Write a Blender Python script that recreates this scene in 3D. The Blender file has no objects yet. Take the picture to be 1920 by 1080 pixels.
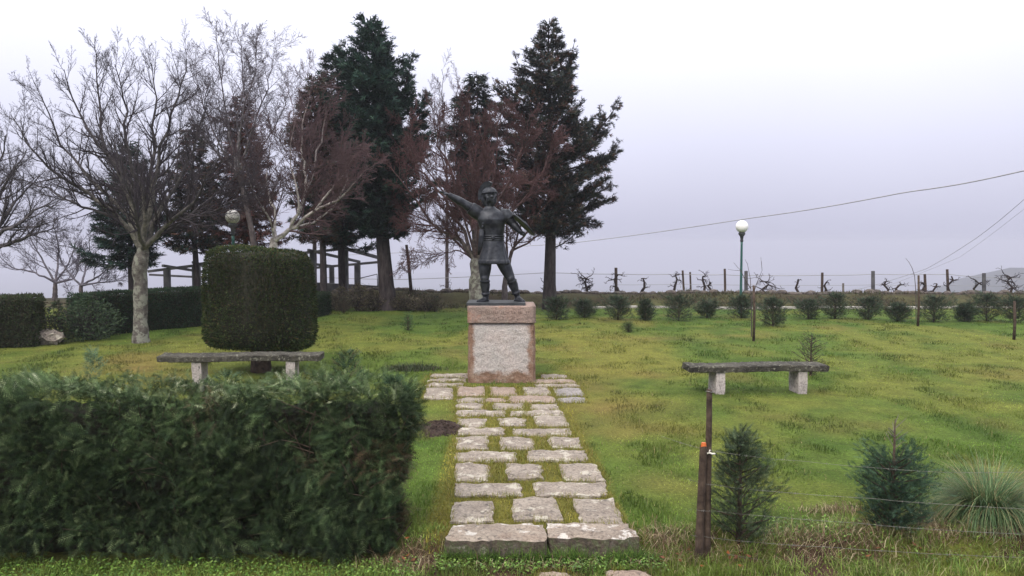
import bpy, bmesh, math, random
import numpy as np
from mathutils import Vector, Matrix

# ------------------------------------------------------------------ camera, world, sun, exposure
SC = bpy.context.scene
COL = SC.collection
F, CX, CY, CH = 1500.0, 960.0, 540.0, 2.3
PITCH = math.atan(83.0 / F)
cam = bpy.data.cameras.new("camera")
cam.sensor_width = 36.0
cam.lens = F / 1920.0 * 36.0
cam.clip_start = 0.05
cam.clip_end = 6000
camo = bpy.data.objects.new("camera", cam)
COL.objects.link(camo)
camo.location = (0, 0, CH)
camo.rotation_euler = (math.pi / 2 - PITCH, 0, 0)
SC.camera = camo

SUN_EL, SUN_AZ = math.radians(48), math.atan2(-0.55, -1.0)
W = bpy.data.worlds.new("World")
SC.world = W
W.use_nodes = True
wt = W.node_tree
wt.nodes.clear()


def N(t, k, **kw):
    n = t.nodes.new(k)
    for a, b in kw.items():
        setattr(n, a, b)
    return n


def math_node(t, op, a, b=None, clamp=False):
    n = t.nodes.new('ShaderNodeMath')
    n.operation = op
    n.use_clamp = clamp
    for i, v in enumerate((a, b)):
        if v is None:
            continue
        if isinstance(v, (int, float)):
            n.inputs[i].default_value = v
        else:
            t.links.new(v, n.inputs[i])
    return n.outputs[0]


out = N(wt, 'ShaderNodeOutputWorld')
sky = N(wt, 'ShaderNodeTexSky', sky_type='NISHITA')
sky.sun_disc = False
sky.sun_elevation = SUN_EL
sky.sun_rotation = SUN_AZ
sky.air_density = 1.5
sky.dust_density = 4.0
bg1 = N(wt, 'ShaderNodeBackground')
bg1.inputs[1].default_value = 0.08
wt.links.new(sky.outputs[0], bg1.inputs[0])
tc = N(wt, 'ShaderNodeTexCoord')
sp = N(wt, 'ShaderNodeSeparateXYZ')
wt.links.new(tc.outputs['Generated'], sp.inputs[0])
s = math_node(wt, 'MAXIMUM', sp.outputs[2], 0.0)
cie = math_node(wt, 'ADD', math_node(wt, 'MULTIPLY', s, 1.50), 0.405)     # overcast sky: the zenith about three times the horizon
rmp = N(wt, 'ShaderNodeValToRGB')
rmp.color_ramp.elements[0].position = 0.0
rmp.color_ramp.elements[0].color = (0.93, 0.935, 1.19, 1)
rmp.color_ramp.elements[1].position = 0.30
rmp.color_ramp.elements[1].color = (0.955, 0.965, 1.12, 1)
_e = rmp.color_ramp.elements.new(0.6)
_e.color = (1.0, 0.985, 1.0, 1)
wt.links.new(s, rmp.inputs[0])
nz = N(wt, 'ShaderNodeTexNoise')
nz.inputs['Scale'].default_value = 1.3
nz.inputs['Detail'].default_value = 4
wt.links.new(tc.outputs['Generated'], nz.inputs['Vector'])
cl = math_node(wt, 'ADD', math_node(wt, 'MULTIPLY', nz.outputs[0], 0.30), 0.86)
bg2 = N(wt, 'ShaderNodeBackground')
wt.links.new(rmp.outputs[0], bg2.inputs[0])
wt.links.new(math_node(wt, 'MULTIPLY', cie, cl), bg2.inputs[1])
mx = N(wt, 'ShaderNodeMixShader')
mx.inputs[0].default_value = 0.93
wt.links.new(bg1.outputs[0], mx.inputs[1])
wt.links.new(bg2.outputs[0], mx.inputs[2])
wt.links.new(mx.outputs[0], out.inputs[0])

sl = bpy.data.lights.new("sun", 'SUN')
sl.energy = 1.5
sl.angle = math.radians(28)
sl.color = (1.0, 0.90, 0.76)
so = bpy.data.objects.new("sun", sl)
COL.objects.link(so)
sd = Vector((math.sin(SUN_AZ) * math.cos(SUN_EL), math.cos(SUN_AZ) * math.cos(SUN_EL), math.sin(SUN_EL)))
so.rotation_euler = sd.to_track_quat('Z', 'Y').to_euler()
so.location = sd * 50

SC.view_settings.view_transform = 'Standard'
SC.view_settings.look = 'None'
SC.view_settings.exposure = 0.6
SC.view_settings.gamma = 1.0
SC.view_settings.use_curve_mapping = False
SC.render.engine = 'CYCLES'
SC.cycles.use_denoising = True
SC.cycles.max_bounces = 5
SC.cycles.diffuse_bounces = 3
SC.cycles.volume_bounces = 1
SC.cycles.transparent_max_bounces = 4
SC.cycles.use_adaptive_sampling = False

# ------------------------------------------------------------------ helpers
R = np.random.default_rng(7)
rnd = random.Random(11)
cP, sP = math.cos(PITCH), math.sin(PITCH)


def ray(px, py):
    u, v = (px - CX) / F, (CY - py) / F
    return np.array([u, cP + v * sP, -sP + v * cP])


def P(px, py, Y):
    d = ray(px, py)
    return np.array([0, 0, CH]) + d * (Y / d[1])


def G(px, py, z=0.0):
    d = ray(px, py)
    return np.array([0, 0, CH]) + d * ((z - CH) / d[2])


def X(px, Y):
    return (px - CX) / F * Y


_tab = np.random.default_rng(3).random((256, 256))


def vnoise(x, y):
    x = np.asarray(x, float)
    y = np.asarray(y, float)
    xi, yi = np.floor(x).astype(int), np.floor(y).astype(int)
    fx, fy = x - xi, y - yi
    fx = fx * fx * (3 - 2 * fx)
    fy = fy * fy * (3 - 2 * fy)
    a = _tab[xi & 255, yi & 255]
    b = _tab[(xi + 1) & 255, yi & 255]
    c = _tab[xi & 255, (yi + 1) & 255]
    d = _tab[(xi + 1) & 255, (yi + 1) & 255]
    return (a * (1 - fx) + b * fx) * (1 - fy) + (c * (1 - fx) + d * fx) * fy


def fbm(x, y, o=3):
    r = 0
    a = 0.5
    t = 0
    x = np.asarray(x, float)
    y = np.asarray(y, float)
    for i in range(o):
        r = r + a * vnoise(x + 17.3 * i, y + 9.1 * i)
        t += a
        a *= 0.5
        x = x * 2.03
        y = y * 2.03
    return r / t


def sstep(a, b, x):
    t = np.clip((np.asarray(x, float) - a) / (b - a), 0, 1)
    return t * t * (3 - 2 * t)


def tag(o, label=None, cat=None, group=None, kind=None):
    if label: o['label'] = label
    if cat: o['category'] = cat
    if group: o['group'] = group
    if kind: o['kind'] = kind
    return o


def empty(name, loc, rz=0.0):
    o = bpy.data.objects.new(name, None)
    COL.objects.link(o)
    o.location = loc
    o.rotation_euler = (0, 0, rz)
    return o


def make_mesh(name, V, Fs, mat, smooth=False, col=None):
    """V (n,3); Fs = array (m,k) or list of arrays / list of tuples"""
    me = bpy.data.meshes.new(name)
    V = np.ascontiguousarray(V, dtype=np.float32)
    if isinstance(Fs, np.ndarray):
        Fs = [Fs]
    if isinstance(Fs, list) and len(Fs) and isinstance(Fs[0], np.ndarray):
        me.vertices.add(len(V))
        me.vertices.foreach_set('co', V.ravel())
        idx = np.concatenate([f.ravel() for f in Fs]).astype(np.int32)
        ls = np.concatenate([np.full(len(f), f.shape[1]) for f in Fs])
        st = np.concatenate([[0], np.cumsum(ls)[:-1]]).astype(np.int32)
        me.loops.add(len(idx))
        me.loops.foreach_set('vertex_index', idx)
        me.polygons.add(len(ls))
        me.polygons.foreach_set('loop_start', st)
        me.update(calc_edges=True)
    else:
        me.from_pydata([tuple(map(float, v)) for v in V], [], [tuple(int(i) for i in f) for f in Fs])
        me.update()
    if col is not None:
        c = np.ones((len(V), 4), np.float32)
        c[:, :3] = col
        a = me.color_attributes.new('col', 'FLOAT_COLOR', 'POINT')
        a.data.foreach_set('color', c.ravel())
    if smooth:
        me.polygons.foreach_set('use_smooth', np.ones(len(me.polygons), bool))
    me.materials.append(mat)
    return me


def link(name, me, parent=None, loc=None):
    o = bpy.data.objects.new(name, me)
    COL.objects.link(o)
    if parent is not None:
        o.parent = parent
    if loc is not None:
        o.location = loc
    return o


def mk(name, V, Fs, mat, parent=None, smooth=False, col=None, world=True):
    """world=True: vertices are world coordinates; made local to an unrotated parent"""
    V = np.array(V, float)
    if parent is not None and world:
        q = parent
        while q is not None:
            V = V - np.array(q.location)
            q = q.parent
    return link(name, make_mesh(name, V, Fs, mat, smooth, col), parent)


def copy_tree(o, parent=None):
    c = o.copy()
    COL.objects.link(c)
    if parent is not None:
        c.parent = parent
    for ch in list(o.children):
        copy_tree(ch, c)
    return c


class MB:
    """collects shapes; builds one mesh"""

    def __init__(s):
        s.v, s.f, s.n = [], [], 0

    def add(s, V, Fs):
        V = np.asarray(V, float)
        s.v.append(V)
        s.f += [tuple(int(i) + s.n for i in f) for f in Fs]
        s.n += len(V)
        return s

    def box(s, a, b, jit=0.0):
        a, b = np.array(a, float), np.array(b, float)
        V = np.array([[(a, b)[i][0], (a, b)[j][1], (a, b)[k][2]] for k in (0, 1) for j in (0, 1) for i in (0, 1)])
        if jit: V = V + R.uniform(-jit, jit, V.shape)
        return s.add(V, [(0, 2, 3, 1), (4, 5, 7, 6), (0, 1, 5, 4), (2, 6, 7, 3), (0, 4, 6, 2), (1, 3, 7, 5)])

    def beam(s, p, q, w, h, jit=0.0):
        p, q = np.array(p, float), np.array(q, float)
        d = (q - p) / np.linalg.norm(q - p)
        up = np.array([0, 0, 1.0]) if abs(d[2]) < .9 else np.array([0, 1.0, 0])
        r = np.cross(d, up); r /= np.linalg.norm(r)
        u = np.cross(r, d)
        V = np.array([e + r * (a * w / 2) + u * (b * h / 2) for e in (p, q) for a, b in ((-1, -1), (1, -1), (1, 1), (-1, 1))])
        if jit: V = V + R.uniform(-jit, jit, V.shape)
        return s.add(V, [(0, 1, 2, 3), (7, 6, 5, 4), (0, 4, 5, 1), (1, 5, 6, 2), (2, 6, 7, 3), (3, 7, 4, 0)])

    def tube(s, pts, rad, k=8, flat=None, cap=True):
        pts = np.array(pts, float)
        n = len(pts)
        rad = np.broadcast_to(np.asarray(rad, float), (n,))
        T = np.gradient(pts, axis=0)
        T /= np.linalg.norm(T, axis=1)[:, None] + 1e-9
        ref = np.array([0.31, 0.95, 0.05]) if abs(T[0][2]) > .7 else np.array([0, 0, 1.0])
        if flat is not None: ref = np.array(flat[0], float)
        U = np.cross(T, ref); U /= np.linalg.norm(U, axis=1)[:, None] + 1e-9
        Wv = np.cross(T, U)
        fl = flat[1] if flat is not None else 1.0
        th = np.arange(k) * 2 * math.pi / k
        V = (pts[:, None, :] + rad[:, None, None] * (np.cos(th)[None, :, None] * U[:, None, :] + fl * np.sin(th)[None, :, None] * Wv[:, None, :])).reshape(-1, 3)
        fs = [(i * k + j, i * k + (j + 1) % k, (i + 1) * k + (j + 1) % k, (i + 1) * k + j) for i in range(n - 1) for j in range(k)]
        if cap:
            fs.append(tuple(range(k - 1, -1, -1)))
            fs.append(tuple((n - 1) * k + j for j in range(k)))
        return s.add(V, fs)

    def lathe(s, prof, c=(0, 0, 0), k=20):
        c = np.array(c, float)
        th = np.arange(k) * 2 * math.pi / k
        V = np.array([[r * math.cos(t), r * math.sin(t), z] for r, z in prof for t in th]) + c
        n = len(prof)
        fs = [(i * k + j, i * k + (j + 1) % k, (i + 1) * k + (j + 1) % k, (i + 1) * k + j) for i in range(n - 1) for j in range(k)]
        fs.append(tuple(range(k - 1, -1, -1)))
        fs.append(tuple((n - 1) * k + j for j in range(k)))
        return s.add(V, fs)

    def ball(s, c, r, M=None, k=14, m=9):
        c = np.array(c, float)
        r = np.broadcast_to(np.asarray(r, float), (3,))
        V = [[0, 0, -1]]
        for i in range(1, m):
            a = -math.pi / 2 + math.pi * i / m
            V += [[math.cos(a) * math.cos(t), math.cos(a) * math.sin(t), math.sin(a)] for t in np.arange(k) * 2 * math.pi / k]
        V.append([0, 0, 1])
        V = np.array(V) * r
        if M is not None: V = V @ np.array(M).T
        fs = [(0, 1 + (j + 1) % k, 1 + j) for j in range(k)]
        for i in range(m - 2):
            a = 1 + i * k
            fs += [(a + j, a + (j + 1) % k, a + k + (j + 1) % k, a + k + j) for j in range(k)]
        a = 1 + (m - 2) * k
        fs += [(a + j, a + (j + 1) % k, len(V) - 1) for j in range(k)]
        return s.add(V + c, fs)

    def build(s, name, mat, parent=None, smooth=False, world=True):
        return mk(name, np.concatenate(s.v), s.f, mat, parent, smooth, world=world)


# ------------------------------------------------------------------ materials
def mat_new(name):
    m = bpy.data.materials.new(name)
    m.use_nodes = True
    t = m.node_tree
    b = t.nodes['Principled BSDF']
    return m, t, b


def noise(t, scale, detail=4, rough=0.55, vec=None, coord='Object'):
    n = N(t, 'ShaderNodeTexNoise')
    n.inputs['Scale'].default_value = scale
    n.inputs['Detail'].default_value = detail
    n.inputs['Roughness'].default_value = rough
    if vec is None:
        c = N(t, 'ShaderNodeTexCoord')
        vec = c.outputs[coord]
    t.links.new(vec, n.inputs['Vector'])
    return n.outputs[0]


def ramp(t, fac, stops):
    r = N(t, 'ShaderNodeValToRGB')
    e = r.color_ramp.elements
    while len(e) < len(stops): e.new(0.5)
    for i, (p, c) in enumerate(stops):
        e[i].position = p
        e[i].color = (*c, 1) if len(c) == 3 else c
    t.links.new(fac, r.inputs[0])
    return r.outputs[0]


def mixc(t, fac, a, b, mode='MIX'):
    n = N(t, 'ShaderNodeMix', data_type='RGBA', blend_type=mode)
    if isinstance(fac, (int, float)): n.inputs[0].default_value = fac
    else: t.links.new(fac, n.inputs[0])
    for i, v in ((6, a), (7, b)):
        if isinstance(v, tuple): n.inputs[i].default_value = (*v, 1)
        else: t.links.new(v, n.inputs[i])
    return n.outputs[2]


def bump(t, b, h, strength=0.5, dist=0.02):
    n = N(t, 'ShaderNodeBump')
    n.inputs['Strength'].default_value = strength
    n.inputs['Distance'].default_value = dist
    t.links.new(h, n.inputs['Height'])
    t.links.new(n.outputs[0], b.inputs['Normal'])


def simple(name, c1, c2, scale=8, rough=0.8, bs=0.4, bd=0.01, metallic=0.0, stops=(0.35, 0.65)):
    m, t, b = mat_new(name)
    n = noise(t, scale, 5)
    t.links.new(ramp(t, n, [(stops[0], c1), (stops[1], c2)]), b.inputs['Base Color'])
    b.inputs['Roughness'].default_value = rough
    b.inputs['Metallic'].default_value = metallic
    b.inputs['Specular IOR Level'].default_value = 0.3
    bump(t, b, noise(t, scale * 3.1, 5), bs, bd)
    return m


def leafmat(name, trans=0.25, var=0.35, rough=0.65, spec=0.15):
    m, t, b = mat_new(name)
    a = N(t, 'ShaderNodeVertexColor')
    a.layer_name = 'col'
    n = noise(t, 2.2, 3)
    v = math_node(t, 'ADD', math_node(t, 'MULTIPLY', n, var * 2), 1 - var)
    cc = N(t, 'ShaderNodeVectorMath', operation='SCALE')
    t.links.new(a.outputs[0], cc.inputs[0])
    t.links.new(v, cc.inputs['Scale'])
    t.links.new(cc.outputs[0], b.inputs['Base Color'])
    b.inputs['Roughness'].default_value = rough
    b.inputs['Specular IOR Level'].default_value = spec
    if trans > 0:
        tr = N(t, 'ShaderNodeBsdfTranslucent')
        t.links.new(cc.outputs[0], tr.inputs[0])
        ms = N(t, 'ShaderNodeMixShader')
        ms.inputs[0].default_value = trans
        o = t.nodes['Material Output']
        t.links.new(b.outputs[0], ms.inputs[1])
        t.links.new(tr.outputs[0], ms.inputs[2])
        t.links.new(ms.outputs[0], o.inputs[0])
    return m


M = {}
M['leaf'] = leafmat('needle_foliage')
M['grass'] = leafmat('grass_blades', 0.3, 0.2, 0.5, 0.25)
M['twig'] = leafmat('tinted_bark', 0, 0.3, 0.85, 0.1)
M['bronze'] = simple('dark_bronze', (0.016, 0.018, 0.024), (0.046, 0.050, 0.060), 9, 0.46, 0.45, 0.008, 0.6)
M['iron_green'] = simple('green_painted_iron', (0.015, 0.07, 0.065), (0.03, 0.1, 0.09), 12, 0.45, 0.1, 0.003)
M['iron_dark'] = simple('dark_painted_iron', (0.02, 0.025, 0.03), (0.05, 0.055, 0.06), 12, 0.5, 0.1, 0.003)
M['globe'] = simple('opal_globe', (0.74, 0.74, 0.75), (0.84, 0.84, 0.85), 5, 0.25, 0.02, 0.002)
M['globe_old'] = simple('weathered_opal_globe', (0.30, 0.29, 0.28), (0.62, 0.61, 0.60), 9, 0.5, 0.1, 0.003)
M['concrete'] = simple('weathered_concrete', (0.05, 0.05, 0.056), (0.11, 0.11, 0.115), 3, 0.9, 0.4, 0.01)
M['wood'] = simple('old_stake_wood', (0.028, 0.018, 0.014), (0.085, 0.06, 0.045), 14, 0.85, 0.8, 0.01)
M['wood_pale'] = simple('grey_stake_wood', (0.08, 0.07, 0.06), (0.17, 0.155, 0.135), 14, 0.85, 0.8, 0.01)
M['vine'] = simple('vine_wood', (0.012, 0.009, 0.010), (0.045, 0.03, 0.028), 16, 0.9, 0.8, 0.01)
M['wire'] = simple('galvanised_wire', (0.10, 0.10, 0.095), (0.24, 0.23, 0.21), 20, 0.5, 0.1, 0.001, 0.3)
M['cable'] = simple('cable_grey', (0.27, 0.27, 0.28), (0.33, 0.33, 0.34), 2, 0.7, 0.0, 0.001)
M['orange'] = simple('orange_plastic_cap', (0.42, 0.09, 0.02), (0.55, 0.14, 0.035), 20, 0.5, 0.2, 0.004)
M['tie'] = simple('white_tie', (0.6, 0.58, 0.52), (0.75, 0.73, 0.68), 20, 0.6, 0.1, 0.002)
M['soil'] = simple('dark_soil', (0.022, 0.013, 0.011), (0.06, 0.04, 0.032), 22, 0.95, 1.0, 0.03)
M['hedge_core'] = simple('hedge_inner_shade_wood', (0.012, 0.014, 0.008), (0.03, 0.028, 0.018), 9, 0.95, 1.0, 0.05)  # near-black colour stands in for the shade inside the clipped foliage
M['hill'] = simple('far_woodland', (0.02, 0.03, 0.02), (0.05, 0.06, 0.035), 0.03, 0.95, 0.5, 2)
M['stonewall'] = simple('dark_wall_stone', (0.035, 0.03, 0.028), (0.12, 0.10, 0.09), 6, 0.95, 0.8, 0.02)
M['kerb'] = simple('pale_kerb_stone', (0.26, 0.25, 0.23), (0.42, 0.40, 0.37), 5, 0.9, 0.3, 0.01)


def granite(name, base1, base2, lichen=0.5, orange=0.0, white=(0.62, 0.6, 0.57), dark=(0.05, 0.045, 0.045), bs=0.9, ls=6.5):
    m, t, b = mat_new(name)
    oi = N(t, 'ShaderNodeObjectInfo')
    c = N(t, 'ShaderNodeTexCoord')
    add = N(t, 'ShaderNodeVectorMath', operation='ADD')
    t.links.new(c.outputs['Object'], add.inputs[0])
    comb = N(t, 'ShaderNodeCombineXYZ')
    t.links.new(math_node(t, 'MULTIPLY', oi.outputs['Random'], 37.0), comb.inputs[0])
    t.links.new(comb.outputs[0], add.inputs[1])
    v = add.outputs[0]
    n1 = noise(t, 3.2, 4, vec=v)
    n2 = noise(t, 42, 4, 0.7, vec=v)
    n3 = noise(t, ls, 5, 0.65, vec=v)
    n4 = noise(t, 17, 5, 0.7, vec=v)
    col = ramp(t, n1, [(0.35, base1), (0.65, base2)])
    grain = ramp(t, n2, [(0.3, (0.45, 0.43, 0.43)), (0.5, (0.95, 0.95, 0.95)), (0.7, (1.35, 1.33, 1.3))])
    col = mixc(t, 0.85, col, grain, 'MULTIPLY')
    wm = ramp(t, n3, [(0.60 - 0.06 * lichen, (0, 0, 0)), (0.64 - 0.04 * lichen, (1, 1, 1))])
    col = mixc(t, math_node(t, 'MULTIPLY', wm, 0.8 * lichen), col, white)
    dm = ramp(t, n4, [(0.34, (1, 1, 1)), (0.44, (0, 0, 0))])
    col = mixc(t, math_node(t, 'MULTIPLY', dm, 0.75), col, dark)
    if orange:
        om = ramp(t, noise(t, 4.4, 5, 0.7, vec=v), [(0.5, (0, 0, 0)), (0.6, (1, 1, 1))])
        col = mixc(t, math_node(t, 'MULTIPLY', om, orange), col, (0.30, 0.13, 0.06))
    t.links.new(col, b.inputs['Base Color'])
    b.inputs['Roughness'].default_value = 0.9
    b.inputs['Specular IOR Level'].default_value = 0.2
    h = math_node(t, 'ADD', math_node(t, 'MULTIPLY', n4, 1.0), math_node(t, 'MULTIPLY', n2, 0.35))
    bump(t, b, h, bs, 0.035)
    return m


M['slab'] = granite('path_granite', (0.225, 0.192, 0.165), (0.33, 0.29, 0.25), 0.8, 0.0, (0.52, 0.49, 0.42))
M['slab_pink'] = granite('warm_path_granite', (0.25, 0.19, 0.158), (0.33, 0.265, 0.22), 0.5, 0.0, (0.48, 0.44, 0.4))
M['slab_grey'] = granite('blue_grey_path_granite', (0.21, 0.195, 0.19), (0.30, 0.28, 0.275), 0.5, 0.0, (0.48, 0.46, 0.45))
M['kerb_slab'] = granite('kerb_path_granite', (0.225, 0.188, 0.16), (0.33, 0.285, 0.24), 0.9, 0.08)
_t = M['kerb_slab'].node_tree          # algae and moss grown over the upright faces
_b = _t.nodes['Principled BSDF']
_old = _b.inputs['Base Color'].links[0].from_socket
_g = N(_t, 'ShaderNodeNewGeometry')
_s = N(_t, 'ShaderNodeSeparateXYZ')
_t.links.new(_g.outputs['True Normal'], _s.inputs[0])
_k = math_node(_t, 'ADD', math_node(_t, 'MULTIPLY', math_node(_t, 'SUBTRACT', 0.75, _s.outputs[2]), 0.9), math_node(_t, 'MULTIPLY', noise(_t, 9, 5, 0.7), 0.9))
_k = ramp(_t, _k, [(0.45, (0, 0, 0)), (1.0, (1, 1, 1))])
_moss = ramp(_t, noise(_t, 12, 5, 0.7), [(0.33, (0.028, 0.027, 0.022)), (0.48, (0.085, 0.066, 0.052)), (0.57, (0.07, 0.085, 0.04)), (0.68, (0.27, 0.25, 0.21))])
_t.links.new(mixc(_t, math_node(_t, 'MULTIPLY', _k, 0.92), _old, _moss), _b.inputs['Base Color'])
M['bench_top'] = granite('lichened_bench_top', (0.035, 0.033, 0.03), (0.085, 0.08, 0.066), 0.55, 0.0, (0.34, 0.34, 0.28), ls=19)
M['bench_leg'] = granite('bench_leg_stone', (0.33, 0.30, 0.29), (0.45, 0.41, 0.40), 0.2, 0.0, bs=0.4)


def pedestal_mat(name, cap):
    m, t, b = mat_new(name)
    c = N(t, 'ShaderNodeTexCoord')
    v = c.outputs['Object']
    n2 = noise(t, 48, 4, 0.75, vec=v)
    n3 = noise(t, 2.6, 4, 0.6, vec=v)
    n4 = noise(t, 20, 5, 0.7, vec=v)
    grey = ramp(t, n3, [(0.3, (0.40, 0.39, 0.38)), (0.7, (0.50, 0.445, 0.425))])
    warm = ramp(t, noise(t, 7, 5, 0.7, vec=v), [(0.3, (0.15, 0.09, 0.062)), (0.5, (0.26, 0.165, 0.12)), (0.7, (0.34, 0.27, 0.22))])
    if cap:
        g2 = ramp(t, n3, [(0.35, (0.27, 0.23, 0.215)), (0.65, (0.36, 0.27, 0.245))])
        col = mixc(t, 0.68, warm, g2)
        oi = ramp(t, noise(t, 3.3, 4, 0.6, vec=v), [(0.55, (0, 0, 0)), (0.7, (1, 1, 1))])
        col = mixc(t, math_node(t, 'MULTIPLY', oi, 0.55), col, (0.42, 0.16, 0.07))
    else:
        # drafted margin stained by lichen, bush-hammered field clean
        s3 = N(t, 'ShaderNodeSeparateXYZ')
        t.links.new(v, s3.inputs[0])
        wob = math_node(t, 'MULTIPLY', math_node(t, 'SUBTRACT', noise(t, 6, 4, vec=v), 0.5), 0.22)
        ex = math_node(t, 'SUBTRACT', 0.455, math_node(t, 'ABSOLUTE', s3.outputs[0]))
        ezb = math_node(t, 'SUBTRACT', s3.outputs[2], 0.17)
        e = math_node(t, 'ADD', math_node(t, 'MINIMUM', ex, ezb), wob)
        k = ramp(t, math_node(t, 'ADD', e, 0.5), [(0.48, (0, 0, 0)), (0.54, (1, 1, 1))])
        col = mixc(t, k, warm, grey)
    grain = ramp(t, n2, [(0.32, (0.55, 0.53, 0.53)), (0.5, (0.95, 0.95, 0.95)), (0.68, (1.3, 1.28, 1.26))])
    col = mixc(t, 0.8, col, grain, 'MULTIPLY')
    dm = ramp(t, n4, [(0.33, (1, 1, 1)), (0.40, (0, 0, 0))])
    col = mixc(t, math_node(t, 'MULTIPLY', dm, 0.55), col, (0.16, 0.12, 0.11))
    t.links.new(col, b.inputs['Base Color'])
    b.inputs['Roughness'].default_value = 0.9
    b.inputs['Specular IOR Level'].default_value = 0.2
    bump(t, b, math_node(t, 'ADD', n4, math_node(t, 'MULTIPLY', n2, 0.5)), 0.9, 0.03)
    return m


M['ped'] = pedestal_mat('pedestal_granite', False)
M['cap'] = pedestal_mat('pedestal_cap_granite', True)
M['engrave'] = simple('engraved_letter_shade', (0.13, 0.095, 0.085), (0.22, 0.16, 0.14), 20, 0.95, 0.2, 0.003)

# ground
m, t, b = mat_new('lawn_soil')
a = N(t, 'ShaderNodeVertexColor'); a.layer_name = 'col'
c = N(t, 'ShaderNodeTexCoord'); v = c.outputs['Object']
g1 = ramp(t, noise(t, 28, 5, 0.7, vec=v), [(0.3, (0.45, 0.45, 0.45)), (0.7, (1.25, 1.25, 1.2))])
col = mixc(t, 1.0, a.outputs[0], g1, 'MULTIPLY')
g2 = ramp(t, noise(t, 3.1, 4, 0.6, vec=v), [(0.3, (0.75, 0.72, 0.72)), (0.7, (1.15, 1.15, 1.1))])
col = mixc(t, 1.0, col, g2, 'MULTIPLY')
t.links.new(col, b.inputs['Base Color'])
b.inputs['Roughness'].default_value = 0.95
b.inputs['Specular IOR Level'].default_value = 0.1
bump(t, b, noise(t, 40, 5, 0.7, vec=v), 0.8, 0.04)
M['ground'] = m

# ------------------------------------------------------------------ terrain
def lawn_h(x, y):
    x = np.asarray(x, float); y = np.asarray(y, float)
    z = (fbm(x * 0.55 + 40, y * 0.55 + 3, 3) - 0.5) * 0.10 * sstep(6, 9, y)
    corridor = 1 - sstep(1.5, 2.2, np.abs(x - 0.1)) * 1.0
    z = z * (1 - corridor * (1 - sstep(13.6, 15, y)))
    z = z - 0.13 * (1 - sstep(5.98 + .75 * (x < -.85), 6.2 + .8 * (x < -.85), y + 0.10 * (fbm(x * 2.0, y * 0 + 1.0, 2) - 0.5)))
    z = z - 0.25 * (1 - sstep(2.0, 5.0, y))
    edge = 28.6 + (fbm(x * 0.3, x * 0 + 5, 2) - 0.5) * 1.0
    crest = 0.37 + 0.12 * (fbm(x * 0.45 + 9, x * 0 + 2, 3) - 0.5)
    crest = crest * sstep(-13.5, -9, x)
    crest = crest + 0.10 * np.exp(-((x + 4.6) / 2.4) ** 2)
    z = z + crest * sstep(edge, edge + 2.0, y)
    z = z - (crest + 0.15) * sstep(31.8, 34.5, y)
    far = np.clip(y - 36, 0, None)
    z = z - 125 * (1 - np.exp(-far / 320.0))
    side = np.clip(np.abs(x) - 40, 0, None)
    return z - 20 * (1 - np.exp(-side / 200.0)) * sstep(10, 40, y)


def geo(a, b, n):
    return np.geomspace(a, b, n)


xs = np.concatenate([-geo(26, 3000, 26)[::-1], np.arange(-25.8, 25.81, 0.2), geo(26, 3000, 26)])
ys = np.concatenate([-geo(2, 600, 14)[::-1], np.arange(-1.5, 4.5, 0.5), np.arange(4.6, 10, 0.08), np.arange(10, 37, 0.2), geo(37.2, 4000, 44)])
XX, YY = np.meshgrid(xs, ys)
ZZ = lawn_h(XX, YY)
# distant ridge inside the fog, rising on one side
ZZ = ZZ + 116 * sstep(0, 1, (XX - 330) / 240.0) * np.exp(-((YY - 900) / 230.0) ** 2) * (0.85 + 0.3 * fbm(XX / 60, YY / 60, 3))
ZZ = ZZ + 60 * sstep(0, 1, (-XX - 300) / 300.0) * np.exp(-((YY - 960) / 240.0) ** 2) * (0.85 + 0.3 * fbm(XX / 60, YY / 60, 3))


def lawn_color(x, y):
    x = np.asarray(x, float); y = np.asarray(y, float)
    g = np.array([0.140, 0.236, 0.040]); ye = np.array([0.278, 0.300, 0.060]); br = np.array([0.32, 0.235, 0.080]); dg = np.array([0.085, 0.165, 0.028])
    a = fbm(x * 0.45 + 3, y * 0.33 + 8, 4)
    bq = fbm(x * 0.8 + 60, y * 0.5 + 31, 4)
    cq = fbm(x * 1.9 + 11, y * 1.2 + 71, 3)
    ky = sstep(0.44, 0.68, a) * 0.65
    ctr = np.exp(-((x - 1.2) / 2.2) ** 2 - ((y - 16) / 5.0) ** 2) + 0.9 * np.exp(-((x + 8.5) / 4) ** 2 - ((y - 15.5) / 2.0) ** 2)
    ky = np.clip(ky + 0.5 * ctr, 0, 1)
    kb = sstep(0.60, 0.76, bq) * 0.30 + sstep(0.5, 0.62, bq) * 0.26 * ctr
    for qx, qy, rx, ry in ((3.35, 19.5, 1.3, 0.7), (0.8, 17.4, 0.7, 0.5), (1.55, 11.2, 0.8, 0.5), (4.6, 10.1, 0.5, 0.3), (-0.2 + 1.6, 7.6, 0.35, 0.4), (-6.9, 14.5, 1.4, 0.5)):
        kb = kb + 0.34 * np.exp(-((x - qx) / rx) ** 2 - ((y - qy) / ry) ** 2)
    kd = sstep(0.55, 0.68, cq) * 0.7
    kd = np.clip(kd + 0.35 * sstep(19, 25, y), 0, 1)
    kb = np.clip(kb, 0, 0.85)
    c = g + (ye - g) * ky[..., None]
    c = c + (dg - c) * (kd * (1 - 0.6 * ky))[..., None]
    c = c + (br - c) * kb[..., None]
    pm = (1 - sstep(.78, .86, np.abs(x - 0.12 + (y - 6.3) * .02))) * sstep(6.0, 6.2, y) * (1 - sstep(12.6, 12.9, y)) * .75
    c = c + (np.array([0.235, 0.215, 0.045]) * (.8 + .4 * cq[..., None]) - c) * pm[..., None]
    return c * .93


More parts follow.
